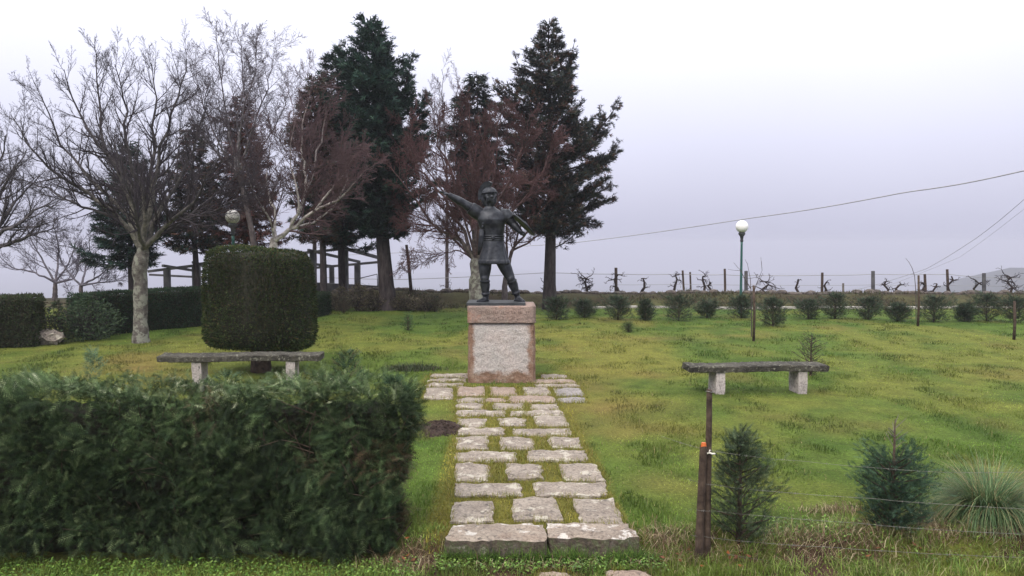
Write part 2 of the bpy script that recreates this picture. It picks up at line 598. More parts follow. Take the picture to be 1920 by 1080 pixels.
gc = lawn_color(XX, YY) * np.array([0.70, 0.66, 0.75])
bank = sstep(27.6, 29.5, YY)[..., None]
bc = np.array([0.055, 0.048, 0.026]) + (fbm(XX * 1.3, YY * 1.3, 3)[..., None] - 0.45) * np.array([0.07, 0.09, 0.03])
gc = gc * (1 - bank) + bc * bank
soilk = (1 - sstep(6.0, 6.4, YY)) * sstep(0.44, 0.56, fbm(XX * 2.2, YY * 2.2 + 5, 3))
soilk = soilk * (0.25 + 0.75 * sstep(-1.2, -.6, XX))
soilk = np.clip(soilk + 0.9 * np.exp(-((XX - 3.9) / 1.3) ** 2 - ((YY - 6.45) / 0.25) ** 2), 0, 1)[..., None]
gc = gc * (1 - soilk) + np.array([0.075, 0.045, 0.035]) * soilk
fark = sstep(32, 40, YY)[..., None]
gc = gc * (1 - fark) + np.array([0.03, 0.038, 0.025]) * fark
gc = np.clip(gc, 0.01, 1)
ny, nx = XX.shape
idx = np.arange(ny * nx).reshape(ny, nx)
quads = np.stack([idx[:-1, :-1].ravel(), idx[:-1, 1:].ravel(), idx[1:, 1:].ravel(), idx[1:, :-1].ravel()], 1)
ground = mk('ground', np.stack([XX.ravel(), YY.ravel(), ZZ.ravel()], 1), quads, M['ground'], smooth=True, col=gc.reshape(-1, 3))
tag(ground, kind='structure')


def gz(x, y):
    return float(lawn_h(np.array([x]), np.array([y]))[0])


# ------------------------------------------------------------------ fog that fills the valley
m = bpy.data.materials.new('valley_fog')
m.use_nodes = True
t = m.node_tree
t.nodes.clear()
vo = N(t, 'ShaderNodeVolumePrincipled')
vo.inputs['Color'].default_value = (0.60, 0.61, 0.72, 1)
vo.inputs['Density'].default_value = 0.0008
vo.inputs['Anisotropy'].default_value = 0.1
oo = N(t, 'ShaderNodeOutputMaterial')
t.links.new(vo.outputs[0], oo.inputs['Volume'])
hz = MB().box((-3050, -650, -170), (3050, 4050, 14)).build('haze', m)
tag(hz, kind='stuff')

# ------------------------------------------------------------------ stone path
# slabs as seen on the ground plane (photo measurements turned into places on the ground)
path = empty('path', (0.1, 9.0, 0))
tag(path, kind='structure', label='mossy granite slab path leading to the statue')


def zr(x, y):
    return 780 + x / 2.7, 680 + y / 2.7


mask_polys = []


def slab(quad, mat, top=0.035, th=0.22, rough=0.012, par=path, name='slab', nx_=9, ny_=6):
    """quad: 4 ground points near-left, near-right, far-right, far-left"""
    q = np.array(quad, float)
    u = np.linspace(0, 1, nx_); w = np.linspace(0, 1, ny_)
    U, Wv = np.meshgrid(u, w)
    Pxy = (q[0] * ((1 - U) * (1 - Wv))[..., None] + q[1] * (U * (1 - Wv))[..., None] + q[2] * (U * Wv)[..., None] + q[3] * ((1 - U) * Wv)[..., None])[..., :2]
    ctr = q[:, :2].mean(0)
    ed = np.minimum(np.minimum(U, 1 - U), np.minimum(Wv, 1 - Wv))
    jit = R.normal(0, rough * 0.9, Pxy.shape) * (ed < 0.01)[..., None]
    # chipped corners
    for (cu, cw) in ((0, 0), (1, 0), (1, 1), (0, 1)):
        k = np.exp(-(((U - cu) * 8) ** 2 + ((Wv - cw) * 5) ** 2))
        jit += (ctr - Pxy) * (k * R.uniform(0.0, 0.035))[..., None]
    Pxy = Pxy + jit
    zz = top + (fbm(Pxy[..., 0] * 9 + R.random() * 50, Pxy[..., 1] * 9, 3) - 0.5) * rough * 3.2
    zz = zz - 0.016 * (ed < 0.01) + R.normal(0, rough * 0.2, zz.shape)
    V = np.concatenate([Pxy, zz[..., None]], -1).reshape(-1, 3)
    n = nx_ * ny_
    fs = [(j * nx_ + i, j * nx_ + i + 1, (j + 1) * nx_ + i + 1, (j + 1) * nx_ + i) for j in range(ny_ - 1) for i in range(nx_ - 1)]
    loop = [i for i in range(nx_)] + [j * nx_ + nx_ - 1 for j in range(1, ny_)] + [(ny_ - 1) * nx_ + i for i in range(nx_ - 2, -1, -1)] + [j * nx_ for j in range(ny_ - 2, 0, -1)]
    low = []
    for f_, dz in ((1.0, 0.5), (1.0, 1.0)):
        L = V[loop].copy()
        L[:, 2] = V[loop][:, 2] * (1 - dz) + (top - th) * dz
        L[:, :2] += R.normal(0, rough * 0.7, (len(loop), 2)) + (L[:, :2] - ctr) * 0.01
        low.append(L)
    V2 = np.concatenate([V] + low)
    m_ = len(loop)
    for r_ in range(2):
        a0 = (lambda k: loop[k % m_]) if r_ == 0 else (lambda k: n + k % m_)
        b0 = (lambda k: n + k % m_) if r_ == 0 else (lambda k: n + m_ + k % m_)
        fs += [(a0(k + 1), a0(k), b0(k), b0(k + 1)) for k in range(m_)]
    mask_polys.append(q[:, :2])
    e = q.mean(0)
    o_loc = np.array([e[0], e[1], 0.0])
    par_l = np.array(par.location)
    o = link(name, make_mesh(name, V2 - o_loc, fs, mat, False), par, tuple(o_loc - par_l))
    return o


def zq(x0, x1, yt, yb, x0t=None, x1t=None, top=0.035):
    """slab from zoomed rows: near edge x0..x1 at yb, far edge x0t..x1t at yt"""
    x0t = x0 if x0t is None else x0t
    x1t = x1 if x1t is None else x1t
    yb -= 3 if yb < 815 else 0
    if yb < 815:
        x0, x1, x0t, x1t = x0 - 4, x1 + 4, x0t - 4, x1t + 4
    return [G(*zr(x0, yb), top), G(*zr(x1, yb), top), G(*zr(x1t, yt), top), G(*zr(x0t, yt), top)]


A, B_, C_ = M['slab'], M['slab_pink'], M['slab_grey']
rows = [
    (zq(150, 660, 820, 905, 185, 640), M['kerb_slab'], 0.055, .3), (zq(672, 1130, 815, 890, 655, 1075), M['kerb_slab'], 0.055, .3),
    (zq(175, 388, 690, 800, 195, 388), A), (zq(498, 745, 678, 790, 488, 690), A), (zq(830, 1052, 675, 802, 797, 985), A),
    (zq(195, 540, 603, 665, 205, 528), A), (zq(612, 976, 595, 668, 598, 950), A),
    (zq(200, 372, 500, 592), A), (zq(458, 640, 502, 582, 455, 626), A), (zq(760, 950, 502, 594, 722, 908), A),
    (zq(205, 505, 440, 492), A), (zq(572, 872, 438, 492, 562, 852), A),
    (zq(207, 360, 368, 434), A), (zq(430, 602, 368, 432, 425, 594), A), (zq(682, 842, 368, 425, 672, 818), A),
    (zq(215, 446, 326, 362), A), (zq(505, 798, 322, 362, 500, 776), A),
    (zq(212, 352, 272, 320), A), (zq(422, 553, 272, 312, 414, 548), A), (zq(610, 772, 264, 318, 598, 750), A),
    (zq(210, 446, 231, 263), A), (zq(482, 548, 237, 264), A), (zq(552, 748, 236, 265, 546, 728), A),
    (zq(210, 341, 199, 228), A), (zq(392, 541, 195, 229), A), (zq(582, 724, 203, 235, 576, 708), A),
    (zq(210, 345, 169, 195), A), (zq(348, 460, 168, 192), B_), (zq(475, 714, 161, 198, 468, 690), B_),
    (zq(209, 343, 116, 167), B_), (zq(384, 512, 115, 163, 372, 498), B_), (zq(552, 682, 115, 158, 540, 664), A),
    (zq(42, 184, 121, 179, 56, 184), A), (zq(54, 240, 96, 117, 62, 240), A), (zq(64, 250, 78, 93, 72, 250), A), (zq(76, 265, 52, 74, 84, 265), A),
    (zq(712, 850, 125, 165, 702, 830), C_), (zq(716, 862, 168, 196, 712, 848), C_),
    (zq(612, 822, 105, 121, 606, 812), A), (zq(606, 808, 80, 101, 602, 786), B_), (zq(640, 780, 54, 76, 634, 756), A),
]
for r_ in rows:
    q, mt = r_[0], r_[1]
    wx = np.linalg.norm(q[1] - q[0])
    slab(q, mt, r_[2] if len(r_) > 2 else R.uniform(0.022, 0.040), r_[3] if len(r_) > 3 else 0.16, nx_=int(np.clip(wx / 0.05, 6, 22)), ny_=7 if q[0][1] < 9.5 else 5)
# lower step in front of the kerb, half buried
for a_, b_, c1, c2 in ((0.16, 0.45, 5.66, 5.80), (0.66, 1.05, 5.60, 5.82)):
    slab([np.array([a_, c1, 0]), np.array([b_, c1, 0]), np.array([b_ - .04, c2, 0]), np.array([a_ + .03, c2, 0])], M['slab_pink'], -0.115, 0.12, 0.014)

# ------------------------------------------------------------------ lawn blades
def in_polys(x, y):
    r = np.zeros(len(x), bool)
    for q in mask_polys:
        c0 = q.mean(0)
        qq = c0 + (q - c0) * 0.93
        ins = np.ones(len(x), bool)
        for i in range(4):
            a0, b0 = qq[i], qq[(i + 1) % 4]
            ins &= ((b0[0] - a0[0]) * (y - a0[1]) - (b0[1] - a0[1]) * (x - a0[0])) > 0
        r |= ins
    return r


def blades(name, x, y, h, w, lean, col, nseg=1, z=None, azim=None):
    n = len(x)
    az = R.uniform(0, 2 * math.pi, n)
    la = R.uniform(0, 2 * math.pi, n) if azim is None else azim
    if z is None: z = lawn_h(x, y) - 0.006
    base = np.stack([x, y, z], 1)
    side = np.stack([np.cos(az), np.sin(az), np.zeros(n)], 1) * (w / 2)[:, None]
    ld = np.stack([np.cos(la), np.sin(la), np.zeros(n)], 1)
    up = np.array([0, 0, 1.0])
    if nseg == 1:
        tip = base + ld * (h * np.sin(lean))[:, None] + up * (h * np.cos(lean))[:, None]
        V = np.stack([base - side, base + side, tip], 1).reshape(-1, 3)
        Fs = np.arange(n * 3).reshape(-1, 3)
        c = np.repeat(col, 3, 0)
        c = c.reshape(n, 3, 3); c[:, :2] *= 0.8; c = c.reshape(-1, 3)
    else:
        mid = base + ld * (h * 0.5 * np.sin(lean * 0.5))[:, None] + up * (h * 0.5 * np.cos(lean * 0.5))[:, None]
        tip = mid + ld * (h * 0.5 * np.sin(lean * 1.5))[:, None] + up * (h * 0.5 * np.cos(lean * 1.5))[:, None]
        V = np.stack([base - side, base + side, mid - side * 0.8, mid + side * 0.8, tip], 1).reshape(-1, 3)
        k = np.arange(n)[:, None] * 5
        Fs = np.concatenate([k + np.array([[0, 1, 3]]), k + np.array([[0, 3, 2]]), k + np.array([[2, 3, 4]])])
        c = np.repeat(col, 5, 0)
    return V, Fs, c


def frustum_samples(n, y0, y1, pw, margin=0.4, xc=0.66):
    # density ~ y^-pw per area inside the view wedge (wider than the frame)
    u = R.random(n)
    e = 2 - pw
    y = (y0 ** e + u * (y1 ** e - y0 ** e)) ** (1 / e) if abs(e) > 1e-6 else y0 * (y1 / y0) ** u
    x = R.uniform(-1, 1, n) * (y * xc * 1.08 + margin)
    return x, y


parts = []
x, y = frustum_samples(330000, 5.0, 27.9, 2.0)
tuft = fbm(x * 2.6 + 5, y * 1.9 + 2, 3)
keep = ~in_polys(x, y) & (R.random(len(x)) < 0.45 + 1.2 * (tuft - 0.3))
keep &= ~((x > -4.8) & (x < -0.9) & (y > 6.0) & (y < 6.7))
x, y, tuft = x[keep], y[keep], tuft[keep]
n = len(x)
onpath = (np.abs(x - 0.12 - (y - 6.3) * (-0.02)) < 0.80) & (y > 6) & (y < 13)
h = (0.016 + 0.055 * np.clip(tuft - 0.38, 0, 1) ** 1.2 * 2.6) * R.uniform(0.6, 1.5, n) * 1.0
h = np.where(onpath, R.uniform(0.02, 0.045, n), h)
h = np.where(y < 6.15, h * 1.3, h)
w = np.maximum(0.0035, 0.00105 * y) * R.uniform(0.7, 1.3, n)
lean = np.abs(R.normal(0.55, 0.35, n))
c = lawn_color(x, y)
c = np.where(onpath[:, None], c * 0.25 + np.array([0.30, 0.265, 0.05]) * 0.75, c)
c = c * (0.78 + 0.75 * R.random(n))[:, None] * (0.52 + 0.68 * (1 - sstep(0.42, 0.60, tuft)))[:, None] * (0.72 + 0.5 * sstep(.3, .7, fbm(x * 1.1 + 30, y * .8 + 3, 2)))[:, None]
dead = R.random(n) < 0.04
c[dead] = np.array([0.30, 0.27, 0.12]) * R.uniform(0.6, 1.1, (dead.sum(), 1))
near = y < 9.5
V1, F1, c1 = blades('g', x[near], y[near], h[near], w[near], lean[near], c[near], 3)
V2, F2, c2 = blades('g', x[~near], y[~near], h[~near], w[~near], lean[~near], c[~near], 1)
lawn = mk('grass', np.concatenate([V1, V2]), [np.concatenate([F1, F2 + len(V1)])], M['grass'], col=np.concatenate([c1, c2]))
tag(lawn, 'short lawn grass with yellow and rusty patches around the statue', 'grass', kind='stuff')


def palette(cols, w, n, var=.25, rg=R):
    c = np.array(cols)[rg.choice(len(cols), n, p=np.array(w) / sum(w))]
    return c * rg.uniform(1 - var, 1 + var, (n, 1))


def patch_blades(name, cx, cy, sx, sy, n, h0, h1, w0, cols, lean=0.7, label=None, cat='grass', lim=None):
    n = int(n * 1.3)
    x = R.normal(cx, sx, n); y = R.normal(cy, sy, n)
    if lim is not None:
        k = (x > lim[0]) & (x < lim[1]) & (y > lim[2]) & (y < lim[3])
        x, y = x[k], y[k]
    k = ~in_polys(x, y)
    x, y = x[k], y[k]
    n = len(x)
    cols = np.array(cols)
    c = cols[R.integers(0, len(cols), n)] * R.uniform(0.6, 1.3, (n, 1))
    V, Fs, cc = blades('p', x, y, R.uniform(h0, h1, n), np.full(n, w0) * R.uniform(.7, 1.3, n), np.abs(R.normal(lean, .35, n)), c, 3)
    return V, Fs, cc


def join(parts):
    Vs, Fs, Cs, k = [], [], [], 0
    for V, Fq, cc in parts:
        Vs.append(V); Fs.append(Fq + k); Cs.append(cc); k += len(V)
    return np.concatenate(Vs), [np.concatenate(Fs)], np.concatenate(Cs)


# moss and fine grass creeping over the slab edges
ex, ey, ezz = [], [], []
for q in mask_polys:
    c0 = q.mean(0)
    for i in range(4):
        a0, b0 = q[i], q[(i + 1) % 4]
        L = np.linalg.norm(b0 - a0)
        m_ = int(L * 420 * min(1, 9 / c0[1]))
        t_ = R.random(m_)
        keepn = fbm(a0[0] * 3 + t_ * L * 5, a0[1] * 5 + t_ * 3, 2) > .40
        p_ = a0 + (b0 - a0) * t_[:, None]
        p_ = p_ + (c0 - p_) * (R.normal(-.01, .035, m_) / max(.15, L * .5))[:, None]
        ex.append(p_[keepn, 0]); ey.append(p_[keepn, 1])
ex, ey = np.concatenate(ex), np.concatenate(ey)
n_ = len(ex)
V, Fq, cc = blades('m', ex, ey, R.uniform(.045, .085, n_), np.maximum(.004, .001 * ey), np.abs(R.normal(.7, .4, n_)), palette([(0.26, 0.27, 0.05), (0.19, 0.24, 0.045), (0.30, 0.26, 0.08)], [3, 3, 1], n_), 1)
cc = cc * np.array([1.0, .88, 1.0])
tag(mk('joint_moss', V, Fq, M['grass'], col=cc), 'yellow green moss and fine grass in the joints of the slab path', 'moss', kind='stuff')

# rough grass along the roadside edge at the front
green = [(0.17, 0.27, 0.05), (0.25, 0.33, 0.08), (0.11, 0.19, 0.04)]
straw = [(0.42, 0.36, 0.23), (0.30, 0.23, 0.14), (0.19, 0.12, 0.08), (0.12, 0.07, 0.045)]
pl = []
for i in range(230):
    px_, yy_ = rnd.uniform(-4.6, 4.6), rnd.uniform(5.55, 6.5)
    if px_ < -0.8: yy_ = rnd.uniform(5.5, 5.95)
    if -0.6 < px_ < 1.1 and yy_ > 5.92: continue
    big = px_ > 1.2
    pl.append(patch_blades('v', px_, yy_, .06, .05, 60 if big else 40, .04, .16 if big else .09, .005, green + ([(0.3, 0.28, 0.14)] if big else []), .75))
for i in range(46):
    pl.append(patch_blades('v', -.55 + 1.6 * rnd.random(), 5.965 + rnd.uniform(-.02, .02), .05, .012, 40, .07, .17, .005, [(0.10, 0.19, 0.04), (0.16, 0.26, 0.05), (0.06, 0.11, 0.03)], .5))
V, Fq, cc = join(pl)
tag(mk('verge_grass', V, Fq, M['grass'], col=cc), 'rough tussocky grass along the near edge below the wire fence', 'grass', kind='stuff')
pl = []
for (cx_, cy_, sx_, sy_, n_) in ((1.25, 6.1, .22, .1, 800), (3.7, 6.35, .5, .12, 1000), (4.2, 6.7, .35, .1, 350), (2.2, 6.1, .35, .1, 550), (-0.8, 5.95, .14, .08, 300), (0.3, 5.88, .6, .05, 260), (3.2, 6.15, .5, .1, 500), (2.75, 6.75, .2, .05, 160)):
    pl.append(patch_blades('s', cx_, cy_, sx_, sy_, n_, .05, .2, .005, straw, 1.25))
V, Fq, cc = join(pl)
tag(mk('dead_grass', V, Fq, M['grass'], col=cc), 'dead straw coloured grass and bracken lying at the lawn edge', 'dead grass', kind='stuff')

# broad-leaved weeds at the foot of kerb and hedge
n = 5200
x = np.concatenate([R.uniform(-4.0, -0.7, 3000), R.uniform(-0.6, 1.15, 1500), R.uniform(2.0, 4.2, 700)])
y = np.concatenate([R.uniform(5.5, 5.98, 3000), R.uniform(5.75, 6.02, 1500), R.uniform(5.9, 6.5, 700)])
k = ~in_polys(x, y)
x, y = x[k], y[k]; n = len(x)
hh = R.uniform(0.01, 0.07, n)
z = lawn_h(x, y) + hh
az = R.uniform(0, 2 * math.pi, n); tl = R.uniform(-.5, .5, n); sz = R.uniform(0.007, 0.017, n)
d1 = np.stack([np.cos(az), np.sin(az), tl], 1) * sz[:, None]
d2 = np.stack([-np.sin(az), np.cos(az), R.uniform(-.4, .4, n)], 1) * sz[:, None] * 0.6
p0 = np.stack([x, y, z], 1)
V = np.stack([p0 - d1, p0 - d2, p0 + d1, p0 + d2], 1).reshape(-1, 3)
Fq = np.arange(n * 4).reshape(-1, 4)
cc = np.array([(0.12, 0.23, 0.04), (0.19, 0.30, 0.07), (0.08, 0.15, 0.04)])[R.integers(0, 3, n)] * R.uniform(.7, 1.3, (n, 1))
tag(mk('weeds', V, Fq, M['grass'], col=np.repeat(cc, 4, 0)), 'low round leaved weeds at the foot of hedge and kerb', 'weeds', kind='stuff')

# ------------------------------------------------------------------ mounds
def mound(px, py, rx, ry, h, label, seed):
    g = G(px, py)
    rg = np.random.default_rng(seed)
    mb = MB()
    k = 26
    rings = [(1.08, -0.03), (0.95, 0.05), (0.75, .42), (0.5, .78), (0.25, .97), (0.0, 1.0)]
    V = []
    for r_, zf in rings[:-1]:
        for j in range(k):
            a_ = 2 * math.pi * j / k
            q = r_ * (1 + 0.16 * math.sin(3 * a_ + seed) + rg.uniform(-.07, .07))
            V.append([rx * q * math.cos(a_), ry * q * math.sin(a_), h * zf + rg.normal(0, .012) * (zf > 0)])
    V.append([0, 0, h])
    fs = [(i * k + j, i * k + (j + 1) % k, (i + 1) * k + (j + 1) % k, (i + 1) * k + j) for i in range(4) for j in range(k)]
    fs += [(4 * k + j, 4 * k + (j + 1) % k, 5 * k) for j in range(k)]
    mb.add(V, fs)
    for i in range(150):
        a_, q = rg.uniform(0, 6.28), rg.uniform(0, 1.12) ** .7
        s_ = rg.uniform(.006, .02)
        mb.ball((rx * q * math.cos(a_), ry * q * math.sin(a_), max(0, h * (1 - q ** 2)) + s_ * .3), (s_, s_ * .8, s_ * .7), k=5, m=3)
    mb.v[0] = np.array(mb.v[0])
    o = mb.build('molehill', M['soil'], world=False)
    o.location = (g[0], g[1], gz(g[0], g[1]))
    return tag(o, label, 'molehill')


mound(826, 806, .30, .34, .10, 'large dark molehill of fresh earth beside the slab path', 1)

# ------------------------------------------------------------------ pedestal
PY = 13.1
pc = G(939.5, 720, 0.0)
ped = empty('pedestal', (X(940, PY), PY + 0.52, 0.0), math.radians(0.4))
tag(ped, 'square pink granite pedestal with engraved cap block under the bronze statue', 'pedestal')
hw = 126 / 2 * PY / F
zt0 = CH - (607 - 457) * PY / F
zt1 = CH - (574.5 - 457) * PY / F


def roughbox(name, hx, hy, z0, z1, mat, rough, taper=0.0, n=22, margin=None):
    bm = bmesh.new()
    bmesh.ops.create_cube(bm, size=2)
    for e_ in list(bm.edges): pass
    bmesh.ops.bevel(bm, geom=list(bm.edges), offset=0.03, segments=2, affect='EDGES')
    bmesh.ops.subdivide_edges(bm, edges=[e for e in bm.edges if e.calc_length() > .5], cuts=n, use_grid_fill=True)
    rg = np.random.default_rng(5)
    V = np.array([v.co[:] for v in bm.verts])
    Vn = V.copy()
    zf = (V[:, 2] + 1) / 2
    Vn[:, 0] = V[:, 0] * hx * (1 - taper * zf)
    Vn[:, 1] = V[:, 1] * hy * (1 - taper * zf)
    Vn[:, 2] = z0 + zf * (z1 - z0)
    nn = fbm(V[:, 0] * 9 + V[:, 1] * 5 + 7, V[:, 2] * 9 + V[:, 1] * 7, 3) - 0.5
    for ax in (0, 1):
        k = np.abs(V[:, ax]) > 0.985
        oth = V[:, 1 - ax]
        inner = np.ones(len(V))
        if margin:
            inner = sstep(0, .08, 1 - np.abs(oth) - margin) * sstep(0, .08, 1 - np.abs(V[:, 2]) - margin * .6)
        Vn[k, ax] += np.sign(V[k, ax]) * (nn[k] * rough * 2 + rg.normal(0, rough * .35, k.sum()) + (0.012 if margin else 0)) * inner[k]
    Vn += rg.normal(0, .0015, Vn.shape)
    for v, q in zip(bm.verts, Vn): v.co = q
    me = bpy.data.meshes.new(name)
    bm.to_mesh(me); bm.free()
    me.materials.append(mat)
    me.polygons.foreach_set('use_smooth', np.ones(len(me.polygons), bool))
    return link(name, me, ped)


shaft = roughbox('shaft', hw, 0.50, -0.1, zt0 - 0.004, M['ped'], 0.012, 0.015, 30, 0.12)
cap = roughbox('cap', hw + 0.012, 0.53, zt0 + 0.004, zt1, M['cap'], 0.004, 0.0, 16)
# worn engraved inscription: two rows of bars, coloured as the shade in shallow chiselled strokes, weathered past reading
eng = MB()
rg = random.Random(4)
yf = -0.53 - 0.0035
for row, (z_, x0_, x1_) in enumerate(((zt0 + 0.185, -.40, .43), (zt0 + 0.085, -.36, .25))):
    xq = x0_
    while xq < x1_:
        wl = rg.uniform(.016, .03)
        if rg.random() < .16: xq += .03; continue
        hl = .034
        for s_ in range(rg.choice((2, 3))):
            a0 = (xq + rg.uniform(0, wl), yf, z_ + rg.choice((-1, 0, 1)) * hl / 2)
            b0 = (xq + rg.uniform(0, wl), yf, z_ + rg.choice((-1, 1)) * hl / 2)
            if abs(a0[0] - b0[0]) + abs(a0[2] - b0[2]) < .012: continue
            eng.beam(a0, b0, .006, .006)
        xq += wl + .012
eng.build('inscription', M['engrave'], ped, world=False)['kind'] = 'stuff'

# ------------------------------------------------------------------ statue
SY = 13.62
SPX = SY / F
st = empty('statue', (X(928, SY), SY, zt1 - 0.002), 0)
tag(st, 'dark bronze statue of a bearded warrior with crested helmet, outstretched arm and small shield', 'statue')


def S(px, py, dy=0.0):
    q = P(px, py, SY)
    return np.array([q[0], SY + dy, q[2]])


def remesh(mb, voxel, mat, name, parent, smooth_it=2):
    V = np.concatenate(mb.v)
    me = bpy.data.meshes.new(name)
    me.from_pydata([tuple(v) for v in V], [], mb.f)
    bm = bmesh.new(); bm.from_mesh(me)
    bmesh.ops.recalc_face_normals(bm, faces=bm.faces)
    bm.to_mesh(me); bm.free()
    tmp = bpy.data.objects.new(name, me)
    COL.objects.link(tmp)
    md = tmp.modifiers.new('r', 'REMESH'); md.mode = 'VOXEL'; md.voxel_size = voxel
    if smooth_it:
        ms_ = tmp.modifiers.new('s', 'SMOOTH'); ms_.factor = 0.5; ms_.iterations = smooth_it
    dg = bpy.context.evaluated_depsgraph_get()
    me2 = bpy.data.meshes.new_from_object(tmp.evaluated_get(dg))
    bpy.data.objects.remove(tmp)
    n_ = len(me2.vertices)
    co = np.empty(n_ * 3, np.float32); me2.vertices.foreach_get('co', co)
    co = co.reshape(-1, 3)
    q = parent
    while q is not None:
        co = co - np.array(q.location, np.float32); q = q.parent
    me2.vertices.foreach_set('co', co.ravel())
    me2.polygons.foreach_set('use_smooth', np.ones(len(me2.polygons), bool))
    me2.materials.clear(); me2.materials.append(mat)
    me2.update()
    return link(name, me2, parent)


bd = MB()
# legs, knees, calves (greaves) and feet
def leg(hip, knee, ankle, toe, heel):
    hip, knee, ankle, toe, heel = map(np.array, (hip, knee, ankle, toe, heel))
    bd.tube([hip, hip * .5 + knee * .5, knee + (hip - knee) * .12, knee], [.118, .108, .084, .078], 14)
    bd.ball(knee + np.array([0, -.015, 0]), (.074, .076, .078))
    cal = knee * .68 + ankle * .32 + np.array([0, .018, 0])
    bd.tube([knee, cal, knee * .3 + ankle * .7, ankle], [.073, .086, .062, .048], 14)
    # greave rim and boot cuff
    bd.tube([knee + (ankle - knee) * .10, knee + (ankle - knee) * .17], [.092, .090], 14)
    bd.tube([knee + (ankle - knee) * .72, knee + (ankle - knee) * .80], [.072, .074], 14)
    bd.ball(ankle + np.array([0, 0, -.015]), .048)
    bd.tube([heel, ankle * .4 + heel * .3 + toe * .3, toe * .7 + ankle * .3 * np.array([1, 1, 0]) + np.array([0, 0, heel[2] * .3]), toe], [.043, .055, .047, .03], 12, flat=((0, 0, 1), 1.0))
fz = zt1 + 0.045
aL, aR = S(911, 560, .02), S(970.5, 557, .06)
leg(S(909.5, 488, .03), S(909, 522, -.02), aL, np.array([S(896, 560)[0], SY - .13, fz]), np.array([S(914, 560)[0], SY + .08, fz]))
leg(S(940, 486, .03), S(958, 523, -.01), aR, np.array([S(982, 560)[0], SY - .10, fz]), np.array([S(967, 560)[0], SY + .12, fz]))
# torso under the tunic and neck
bd.tube([S(925, 490), S(925, 462), S(924, 445), S(922, 420), S(921, 403)], [.17, .15, .13, .17, .16], 16, flat=((0, 1, 0), .7))
bd.tube([S(919, 402, .0), S(918, 392, -.005), S(919, 378, -.01)], [.085, .068, .066], 14)
# raised arm, viewer's left
sh = S(898, 401, 0)
el, wr, kn = S(870, 381.5, -.05), S(842, 366, -.10), S(833, 362, -.12)
bd.ball(sh, (.10, .085, .085))
bd.tube([S(905, 403), sh, sh * .5 + el * .5, el], [.11, .10, .090, .068], 14)
bd.ball(el, .060)
bd.tube([el, el * .65 + wr * .35, wr], [.068, .070, .043], 14)
bd.tube([wr, kn], [.036, .046], 12, flat=((0, 0, 1), .62))
hd = (kn - wr) / np.linalg.norm(kn - wr)
dn = np.array([-.25, 0, -1.0]); dn /= np.linalg.norm(dn)
bk = np.array([0, -1.0, 0])
for i, (off, ln, crl) in enumerate(((-.033, .082, .10), (-.011, .092, .28), (.011, .086, .42), (.032, .068, .55))):
    p0_ = kn + bk * (-off) - hd * .01
    d1_ = hd * math.cos(crl * .3) + dn * math.sin(crl * .3)
    d2_ = hd * math.cos(crl) + dn * math.sin(crl)
    d3_ = hd * math.cos(crl * 1.7) + dn * math.sin(crl * 1.7)
    p1_ = p0_ + d1_ * ln * .45; p2_ = p1_ + d2_ * ln * .32; p3_ = p2_ + d3_ * ln * .25
    bd.tube([p0_, p1_, p2_, p3_], [.0155, .0145, .0125, .009], 8)
tb = wr + hd * .02 + bk * .03
bd.tube([tb, tb + hd * .03 + bk * .025 + dn * .015, tb + hd * .065 + bk * .03 + dn * .03], [.018, .015, .011], 8)
# shield arm, viewer's right
sh2, el2, wr2 = S(947, 402, 0), S(962, 420, -.03), S(976, 435, -.10)
bd.ball(sh2, (.095, .085, .09))
bd.tube([S(938, 402), sh2, sh2 * .45 + el2 * .55, el2], [.11, .10, .088, .068], 14)
bd.ball(el2, .062)
bd.tube([el2, el2 * .6 + wr2 * .4, wr2], [.068, .066, .044], 14)
hd2 = (wr2 - el2) / np.linalg.norm(wr2 - el2)
ps = wr2 + hd2 * .05
bd.tube([wr2, ps], [.038, .043], 12, flat=((0, 1, .3), .7))
grip = np.array([.62, .25, .60]); grip /= np.linalg.norm(grip)
sd2 = np.cross(hd2, grip); sd2 /= np.linalg.norm(sd2)
for i in range(4):
    off = (-.034 + .0225 * i)
    p0_ = ps + sd2 * off * .9
    p1_ = p0_ + hd2 * .038 - grip * .004
    p2_ = p1_ + grip * .030 + hd2 * .006
    p3_ = p2_ + grip * .010 - hd2 * .026
    bd.tube([p0_, p1_, p2_, p3_], [.0155, .0145, .013, .010], 8)
tb = wr2 + sd2 * .036 + hd2 * .012
bd.tube([tb, tb + hd2 * .03 + sd2 * .012 + grip * .015, tb + hd2 * .052 + grip * .034], [.018, .015, .011], 8)
# head turned three-quarters toward the viewer's right
fw = Vector((0.80, -0.58, 0.10)).normalized()
upv = Vector((0, 0, 1)); lf = upv.cross(fw).normalized(); upv = fw.cross(lf)
HM = np.array([[fw.x, lf.x, upv.x], [fw.y, lf.y, upv.y], [fw.z, lf.z, upv.z]])
HC = S(918.5, 368, -.02)
HS = 1.04
def H(f_, l_, u_): return HC + HM @ (np.array([f_, l_, u_]) * HS)
bd.ball(H(-.005, 0, .03), np.array((.118, .095, .115)) * HS, HM, 20, 14)
bd.ball(H(.035, 0, -.045), np.array((.078, .070, .085)) * HS, HM, 16, 12)        # jaw
bd.ball(H(.072, 0, -.098), np.array((.045, .048, .04)) * HS, HM)                  # bearded chin
bd.ball(H(.050, 0, -.120), np.array((.045, .042, .045)) * HS, HM)
bd.tube([H(.100, 0, .028), H(.118, 0, .0), H(.134, 0, -.022)], [.013, .017, .02], 8)   # nose
bd.ball(H(.122, 0, -.030), np.array((.016, .024, .012)) * HS, HM)
